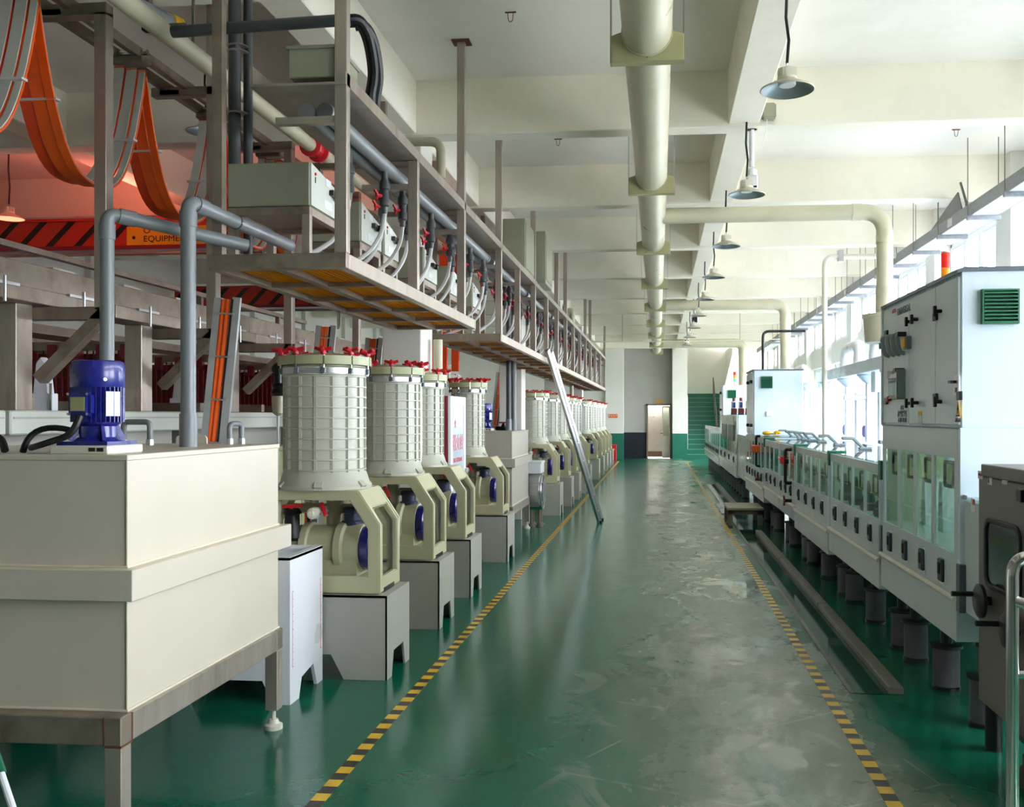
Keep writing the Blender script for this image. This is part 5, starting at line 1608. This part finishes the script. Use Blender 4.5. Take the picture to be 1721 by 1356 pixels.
K = thing('control_cabinet', (2.0, 5.6, 1.54), 'big pale control cabinet with black knobs, dials and green vent, nearest the camera', 'cabinet')
KX1 = 2.45
G().box(XM + .01, KX1, 4.83, 6.43, 1.54, 2.325).build('body', 'machine_side', K, bv=.004)
G().prism(((XM - .012, 2.315), (XM - .012, 2.335), (XM + .02, 2.345), (KX1, 2.345), (KX1, 2.325), (XM + .02, 2.325)), 'xz', 4.82, 6.44).build('top_trim', 'machine_trim', K)
for a, b in ((4.84, 5.22), (5.23, 5.76), (5.77, 6.40)):
    G().box(XM - .004, XM + .012, a, b, 1.555, 2.30).build('door', 'machine', K, bv=.002)
G().box(XM - .012, XM + .012, 6.405, 6.435, 1.54, 2.32).build('corner_trim', 'machine', K)
G().box(XM + .01, KX1, 4.826, 4.832, 1.532, 1.538).box(XM - .006, XM + .0, 4.83, 6.43, 1.534, 1.541).build('seam', 'machine_trim', K)
FXA = XM - .004
for u, v in ((1491.7, 560.8), (1491.4, 674), (1574, 532), (1574.4, 667.9), (1615, 665)):
    p = XP(u, v, FXA)
    G().box(FXA - .015, FXA, p.y - .03, p.y + .03, p.z - .022, p.z + .022).build('hinge', 'blackpl', K, bv=.003)
for u, v in ((1533.5, 540.5), (1543, 536.5), (1583, 522.7), (1533.5, 677.6), (1543.6, 676.8), (1583, 675)):
    p = XP(u, v, FXA)
    G().cyl((FXA, p.y, p.z), (FXA - .03, p.y, p.z), .011, 10).box(FXA - .045, FXA - .028, p.y - .011, p.y + .011, p.z - .028, p.z + .028).build('knob', 'blackpl', K, bv=.003)
for k in range(4):
    pa_, pb_ = XP(1495 + 8.5 * k, 566 - 1.5 * k, FXA), XP(1495 + 8.5 * k, 597 - 1.5 * k, FXA)
    pth = bend([(FXA, pa_.y, pa_.z), (FXA - .05, pa_.y, pa_.z), (FXA - .032, pa_.y, pb_.z), (FXA, pa_.y, pb_.z - .004)], .03, 6)
    G().tube(pth, .014, 10).build('dial_cover', 'grey_handle', K)
p = XP(1521, 562, FXA); G().box(FXA - .05, FXA, p.y - .03, p.y + .03, p.z - .014, p.z + .014).build('hinge', 'blackpl', K)
p = XP(1529, 576, FXA)
G().box(FXA - .03, FXA, p.y - .04, p.y + .035, p.z - .038, p.z + .038).build('amber_switch', 'machine_trim', K, bv=.003)
G().box(FXA - .042, FXA - .03, p.y - .03, p.y + .03, p.z - .032, p.z + .032).build('amber_lens', 'yellow', K, bv=.006)
a, b = XP(1506, 672, FXA), XP(1521, 620, FXA)
G().box(FXA - .05, FXA, b.y, a.y, a.z, b.z).build('clear_guard', 'lid_glass', K, bv=.006)
G().box(FXA - .052, FXA, b.y - .012, b.y, a.z, b.z).box(FXA - .02, FXA, b.y, a.y, a.z + .02, b.z - .02).build('guard_plate', 'grey_handle', K)
p = XP(1518, 622, FXA); G().box(FXA - .055, FXA, p.y - .03, p.y + .02, p.z - .012, p.z + .012).build('hinge', 'blackpl', K)
p = XP(1501, 629, FXA); G().box(FXA - .03, FXA, p.y - .03, p.y + .03, p.z - .028, p.z + .028).build('small_box', 'grey_handle', K, bv=.003)
p = XP(1498, 671, FXA); G().lathe((FXA - .03, p.y, p.z), ((.012, 0), (.02, .003), (.02, .014), (.011, .016), (.011, .03)), 14, 'x').build('red_button', 'red', K)
for s_, u, v, sz in (('UNIVERSAL', 1519, 521, .062), ('化学镀铜水洗线', 1516, 686, .026), ('ACB', 1516, 685, .04), ('水平化学线', 1516, 696, .045), ('入口侧  出口侧', 1516, 706, .032)):
    if v == 686 and s_ != 'ACB': continue
    p = XP(u, v, FXA - .002)
    text(s_, 'lettering', K, p, R_LEFT, sz, 'ink')
lg = G()
p = XP(1503, 525, FXA)
for k in range(2): lg.tube([(FXA - .002, p.y + .04 * math.cos(t_ / 8 * PI + .3), p.z + .022 * (1.0 - k * .9) * math.sin(t_ / 8 * PI)) for t_ in range(9)], .003, 6)
lg.build('round_emblem', 'pink_ink', K)
p = XP(1546.5, 694.5, FXA); G().box(FXA - .002, FXA, p.y - .04, p.y + .04, p.z - .012, p.z + .012).build('yellow_label', 'yellow', K)
p2_ = XP(1546.5, 706, FXA); lb = G().box(FXA - .002, FXA, p2_.y - .04, p2_.y + .04, p2_.z - .028, p2_.z + .024).build('white_label', 'paper', K)
p = XP(1610, 648, FXA)
bk_ = G().box(FXA - .012, FXA, p.y - .035, p.y + .035, p.z - .055, p.z + .05).build('breaker_plate', 'alu', K, bv=.003)
G().box(FXA - .04, FXA - .01, p.y - .01, p.y + .035, p.z + .012, p.z + .026).box(FXA - .014, FXA - .011, p.y - .02, p.y + .005, p.z - .035, p.z - .01).build('lever', 'blackpl', bk_)
p = XP(1610.5, 688, FXA)
tri = G().prism(((p.y - .032, p.z - .035), (p.y + .032, p.z - .035), (p.y, p.z + .058)), 'yz', FXA - .002, FXA).build('warning_triangle', 'yellow', K)
G().prism(((p.y - .004, p.z + .03), (p.y + .012, p.z), (p.y + .002, p.z), (p.y + .006, p.z - .022), (p.y - .012, p.z + .006), (p.y - .002, p.z + .006)), 'yz', FXA - .003, FXA - .002).box(FXA - .003, FXA - .001, p.y - .03, p.y + .03, p.z - .034, p.z - .028).build('bolt_symbol', 'dark_ink', tri)
text('高压危险', 'lettering', K, (FXA - .002, p.y, p.z - .055), R_LEFT, .022, 'dark_ink')
a, b = YP(1648, 545, 4.83), YP(1710, 486, 4.83)
vent(K, a.x, b.x, 4.83, a.z, b.z, 9)
# side cladding below the cabinet, towards the camera
G().box(XM + .0, KX1, 4.825, 4.86, .62, 1.54).build('side_cladding', 'machine_side', A, bv=.003)
SB = thing('side_basin', (1.8, 4.6, .6), 'small pale basin with glass top in front of the big cabinet', 'basin')
G().box(XM + .02, 2.2, 4.46, 4.82, .62, 1.18).build('body', 'machine', SB, bv=.004)
G().box(XM + .02, 2.2, 4.46, 4.82, 1.182, 1.195).build('glass_top', 'lid_glass', SB)
p = XP(1622, 836, XM + .018); G().box(XM + .017, XM + .02, p.y - .03, p.y + .03, p.z - .012, p.z + .012).build('grey_label', 'galv_pale', SB)
p = XP(1636, 848, XM + .018); G().box(XM + .016, XM + .02, p.y - .03, p.y + .03, p.z - .035, p.z + .03).build('warning_label', 'paper', SB); G().box(XM + .015, XM + .016, p.y - .028, p.y + .005, p.z + .0, p.z + .026).build('red_patch', 'red', SB)
for sx in (1.6, 2.1): G().cyl((sx, 4.64, 0), (sx, 4.64, .62), .04, 12).build('leg', 'blackpl', SB)


def stack_light(x, y, z, h, r, label, green):
    t = thing('stack_light', (x, y, z), label, 'signal light')
    G().cyl((x, y, z), (x, y, z + h * .28), r * (.6 if green else 1), 12).build('stem', 'ivory', t)
    n = 3 if green else 2
    cols = ['lamp_green', 'lamp_amber', 'lamp_red'] if green else ['lamp_amber', 'lamp_red']
    z0 = z + h * .28
    hh = h * .68 / n
    for k in range(n):
        G().cyl((x, y, z0 + hh * k), (x, y, z0 + hh * (k + 1) - .003), r, 16).build('lens', cols[k], t)
    G().lathe((x, y, z + h * .96), ((r, 0), (r, h * .03), (.005, h * .04)), 16).build('cap', 'ivory', t)


p = YP(1589, 465, 5.9)
stack_light(p.x, 5.9, 2.34, .27, .026, 'red and amber signal light on the big control cabinet', False)
K2 = thing('control_cabinet', (1.9, 15.6, 1.3), 'second pale control cabinet with green vent and white switch, half way down the line', 'cabinet')
G().box(XM + .01, 2.28, 15.05, 16.15, 1.29, 2.33).build('body', 'machine_side', K2, bv=.01)
G().prism(((2.28, 1.29), (2.5, 1.29), (2.28, 1.5)), 'xz', 15.06, 15.09).build('raked_panel', 'machine_side', K2)
G().box(XM - .004, XM + .012, 15.07, 15.6, 1.32, 2.29).box(XM - .004, XM + .012, 15.62, 16.13, 1.32, 2.29).build('door', 'machine', K2)
G().box(XM - .01, 2.29, 15.04, 16.16, 2.32, 2.345).build('top_trim', 'machine_trim', K2)
for y in (15.15, 15.7):
    for z in (1.45, 2.15): G().box(XM - .05, XM - .0, y - .03, y + .03, z - .025, z + .025).build('knob', 'blackpl', K2, bv=.004)
vent(K2, 1.62, 1.80, 15.05, 2.04, 2.23, 9)
G().box(1.70, 1.80, 15.02, 15.05, 1.59, 1.68).build('switch_box', 'white_pl', K2, bv=.008)
G().tube(bend([(1.68, 15.3, 2.34), (1.68, 15.3, 2.97), (2.35, 15.3, 2.97)], .1, 5), .022, 8).build('cable', 'black', K2)
K3 = thing('control_cabinet', (1.9, 22.8, 1.6), 'third pale control cabinet with green vent, farthest down the line', 'cabinet')
G().box(XM + .01, 2.3, 22.3, 23.2, 1.62, 2.33).build('body', 'machine_side', K3, bv=.01)
G().box(XM - .004, XM + .012, 22.32, 23.18, 1.65, 2.3).build('door', 'machine', K3)
for z in (1.75, 2.15): G().box(XM - .05, XM - .0, 22.5, 22.58, z - .03, z + .03).build('knob', 'blackpl', K3)
vent(K3, 1.63, 1.82, 22.3, 2.02, 2.21, 8)
p = YP(1235, 640, 22.6)
stack_light(p.x, 22.6, 2.33, .34, .035, 'red amber and green signal light on the farthest cabinet', True)
# dosing units on a shelf before the third cabinet
for k in range(4):
    x = 1.62 + .13 * k
    y = 20.4 - .25 * k
    t = thing('dosing_pump', (x, y, 1.62), 'small blue and pink dosing pump on the tall distant tank, %s of four' % ORD[k], 'pump', 'dosing pumps on the distant tank')
    G().box(x - .05, x + .05, y - .06, y + .08, 1.76, 1.92).build('housing', 'machine_side', t, bv=.01)
    G().box(x - .03, x + .03, y - .07, y - .06, 1.78, 1.89).build('blue_face', 'blue', t)
    G().cyl((x, y - .02, 1.92), (x, y - .02, 1.99), .035, 10).box(x - .06, x + .06, y - .1, y + .02, 1.68, 1.76).build('head', 'brown_red', t)
    G().box(x - .06, x + .06, y - .06, y + .08, 1.62, 1.68).build('foot', 'pvc_dark', t)

# white exhaust manifold on posts behind the tanks
t = thing('exhaust_manifold', (2.65, 12, 1.3), 'white exhaust manifold on posts with bent pipes behind the process tanks', 'manifold')
G().box(2.45, 2.85, 9.0, 14.9, 2.12, 2.27).build('header', 'machine_side', t, bv=.006)
G().box(2.5, 2.9, 14.9, 16.5, 2.03, 2.17).build('header', 'machine_side', t, bv=.006)
for y in (9.6, 10.7, 11.9, 13.2, 14.6, 16.2):
    G().lathe((2.62, y, 2.0), ((.05, -.1), (.05, .0), (.16, .1), (.16, .13)), 16).build('funnel', 'machine_side', t)
    G().box(2.57, 2.67, y - .05, y + .05, 1.27, 2.0).build('post', 'machine_side', t, bv=.004)
for y in (10.2, 11.3): G().box(2.52, 2.72, y - .1, y + .1, 1.88, 2.13).build('damper_box', 'machine_side', t, bv=.006)
for y in (10.2, 11.3, 12.6): G().cyl((2.62, y, 1.27), (2.62, y, 1.9), .045, 14).build('post', 'white_pl', t)
for i, y in enumerate((10.6, 12.4, 17.0, 18.4)):
    zt_ = 2.27 if i < 2 else 2.2
    G().tube(bend([(2.6, y, zt_ - .02), (2.6, y, zt_ + .26), (2.6, y + .9, zt_ + .26), (2.6, y + .9, zt_ - .02)], .16, 7), .075, 16).build('bent_pipe', 'white_pl', t)
    for yy in (y, y + .9): G().cyl((2.6, yy, zt_ + .02), (2.6, yy, zt_ + .1), .084, 16).build('pipe_collar', 'white_pl', t)
G().cyl((2.3, 11.9, 1.83), (2.62, 11.9, 1.83), .035, 12).build('cross_pipe', 'machine_side', t)
G().box(2.45, 2.9, 16.6, 19.8, 2.06, 2.2).build('header', 'machine_side', t)
G().box(2.6, 2.7, 17, 17.1, 1.2, 2.06).box(2.6, 2.7, 19.5, 19.6, 1.2, 2.06).build('post', 'machine_side', t)
t = thing('fume_pot', (2.35, 10.0, 2.35), 'cream round fume pot at the foot of the nearest branch duct', 'duct fitting')
G().lathe((2.35, 10, 0), ((.17, 2.36), (.2, 2.37), (.215, 2.62), (.225, 2.625), (.225, 2.66), (.09, 2.68), (.088, 2.96)), 28).build('pot', 'duct', t)
G().cyl((2.35, 10, 2.3), (2.35, 10, 2.365), .06, 12).build('outlet', 'greenpl', t)
# second line by the windows
t = thing('rinse_line', (3.3, 13, 0), 'low pale rinse line along the windows with violet fittings', 'process tank')
G().box(3.0, 3.7, 8, 22, .1, 1.22).build('body', 'machine_side', t)
for k in range(14):
    G().box(2.985, 3.0, 8.1 + k, 8.9 + k, .5, 1.15).build('panel', 'machine', t)
for k, y in enumerate((9.3, 10.1, 11.2, 12.0, 13.3, 14.4, 15.9)):
    b = thing('violet_fitting', (3.1, y, 1.22), 'violet filter fitting on the rinse line by the windows, %s along' % ORD[k], 'fitting', 'violet fittings by the windows')
    G().lathe((3.1, y, 1.22), ((.06, 0), (.06, .05), (.035, .07), (.05, .1), (.05, .2), (.03, .24)), 12).build('body', 'purple', b)
    G().lathe((3.16, y + .1, 1.22), ((.035, 0), (.04, .18), (.02, .2)), 10).build('bottle', 'white_pl', b)
for y in (10.6, 12.6):
    tag(G().box(3.1, 3.2, y - .5, y + .5, 1.44, 1.47).cyl((3.15, y - .4, 1.22), (3.15, y - .4, 1.45), .015, 8).cyl((3.15, y + .4, 1.22), (3.15, y + .4, 1.45), .015, 8).build('red_rail', 'red'), 'short red rail above the rinse line, %s of two' % ('nearer' if y < 11 else 'farther'), 'rail')

# grey cabinet at the right edge
t = thing('grey_cabinet', (1.75, 4.1, .15), 'dark grey cabinet with round-cornered window and hand wheels at the picture edge', 'cabinet')
GX, GY0, GY1, GZ0, GZ1 = 1.45, 3.4, 4.40, .31, 1.33
G().box(GX, 2.1, GY0, GY1, GZ0, GZ1).build('body', 'cab_grey', t, bv=.006)
G().box(GX - .006, 2.1, GY0, GY1 - .05, GZ1, GZ1 + .055).build('top_cap', 'cab_grey', t, bv=.004)
G().box(GX + .1, 2.0, GY0 + .1, GY1 - .1, .2, GZ0).build('plinth', 'blackpl', t)
ya, yb, za, zb_ = XP(1718, 900, GX).y, XP(1657, 900, GX).y, .845, 1.155
G().ring(rrect(ya, yb, za, zb_, .06), rrect(ya + .022, yb - .022, za + .022, zb_ - .022, .045), 'yz', GX - .012, GX + .002).build('window_seal', 'black', t, bv=.004)
G().prism(rrect(ya + .015, yb - .015, za + .015, zb_ - .015, .045), 'yz', GX - .003, GX + .002).build('window_pane', 'dark_glass', t)
for u, v in ((1665, 1010), (1712, 1062)):
    p = XP(u, v, GX)
    w_ = G().lathe((GX - .06, p.y, p.z), ((.06, 0), (.075, .008), (.075, .022), (.02, .03), (.02, .06)), 20, 'x').build('hand_wheel', 'blackpl', t)
    G().cyl((GX - .06, p.y + .055, p.z + .02), (GX - .15, p.y + .055, p.z + .02), .012, 10).build('grip', 'blackpl', w_)
for u, v, dy, dz, m in ((1648, 798, .03, .018, 'galv_pale'), (1664, 803, .025, .03, 'paper'), (1689, 806, .03, .02, 'galv_pale')):
    p = XP(u, v, GX)
    lb = G().box(GX - .002, GX + .001, p.y - dy, p.y + dy, p.z - dz, p.z + dz).build('label_plate', m, t)
    if m == 'paper':
        G().box(GX - .003, GX - .002, p.y - .022, p.y - .002, p.z + .004, p.z + .026).build('red_patch', 'red', lb)
        G().prism(((p.y + .005, p.z - .025), (p.y + .02, p.z - .02), (p.y + .012, p.z + .01)), 'yz', GX - .003, GX - .002).build('hand_symbol', 'dark_ink', lb)
    elif u == 1648: text('PULL', 'lettering', lb, (GX - .003, p.y, p.z), R_LEFT, .018, 'red')
p = XP(1719, 833, GX); G().box(GX - .02, GX, p.y - .03, p.y + .02, p.z - .025, p.z + .025).build('hinge', 'blackpl', t, bv=.003)
for yy in (3.6, 4.22):
    ft = G().lathe((1.62, yy, 0), ((.09, 0), (.09, .03), (.07, .06), (.03, .08)), 18).cyl((1.62, yy, .06), (1.62, yy, .21), .03, 10).build('levelling_foot', 'blackpl', t)
    G().cyl((1.62, yy, .08), (1.62, yy, .12), .045, 8).build('nut', 'rust', ft)

# stainless guard rail at the right edge
t = thing('guard_rail', (1.12, 3.0, 0), 'bent stainless tube guard rail standing before the grey cabinet', 'railing')
G().tube(bend([(1.09, 3.0, .0), (1.09, 3.0, 1.165), (1.5, 3.02, 1.165), (1.5, 3.02, 0)], .06, 8), .019, 14).build('hoop', 'chrome', t)
G().cyl((1.09, 3.0, 1.03), (1.5, 2.75, .93), .017, 12).cyl((1.09, 3.0, .80), (1.5, 3.02, .80), .013, 12).build('cross_bar', 'chrome', t)

# low bench over the channel
t = thing('low_bench', (1.26, 14.2, 0), 'low grey bench with worn top standing over the drain channel', 'bench')
G().box(1.0, 1.52, 13.75, 14.6, .225, .26).build('top', 'wood', t, bv=.004)
G().box(1.01, 1.51, 13.78, 13.82, .16, .225).box(1.01, 1.51, 14.53, 14.57, .16, .225).build('apron', 'bench_leg', t)
for x in (1.01, 1.44):
    for y in (13.78, 14.49): G().box(x, x + .07, y, y + .07, 0, .225).build('leg', 'bench_leg', t)
# pale floor plates near the bench
for k, y in enumerate((15.3, 16.2)):
    tag(G().box(1.02, 1.11, y, y + .8, .001, .02).build('floor_plate', 'galv_pale'), 'pale metal strip lying beside the channel, %s the bench' % ('just beyond' if k == 0 else 'farther beyond'), 'strip')
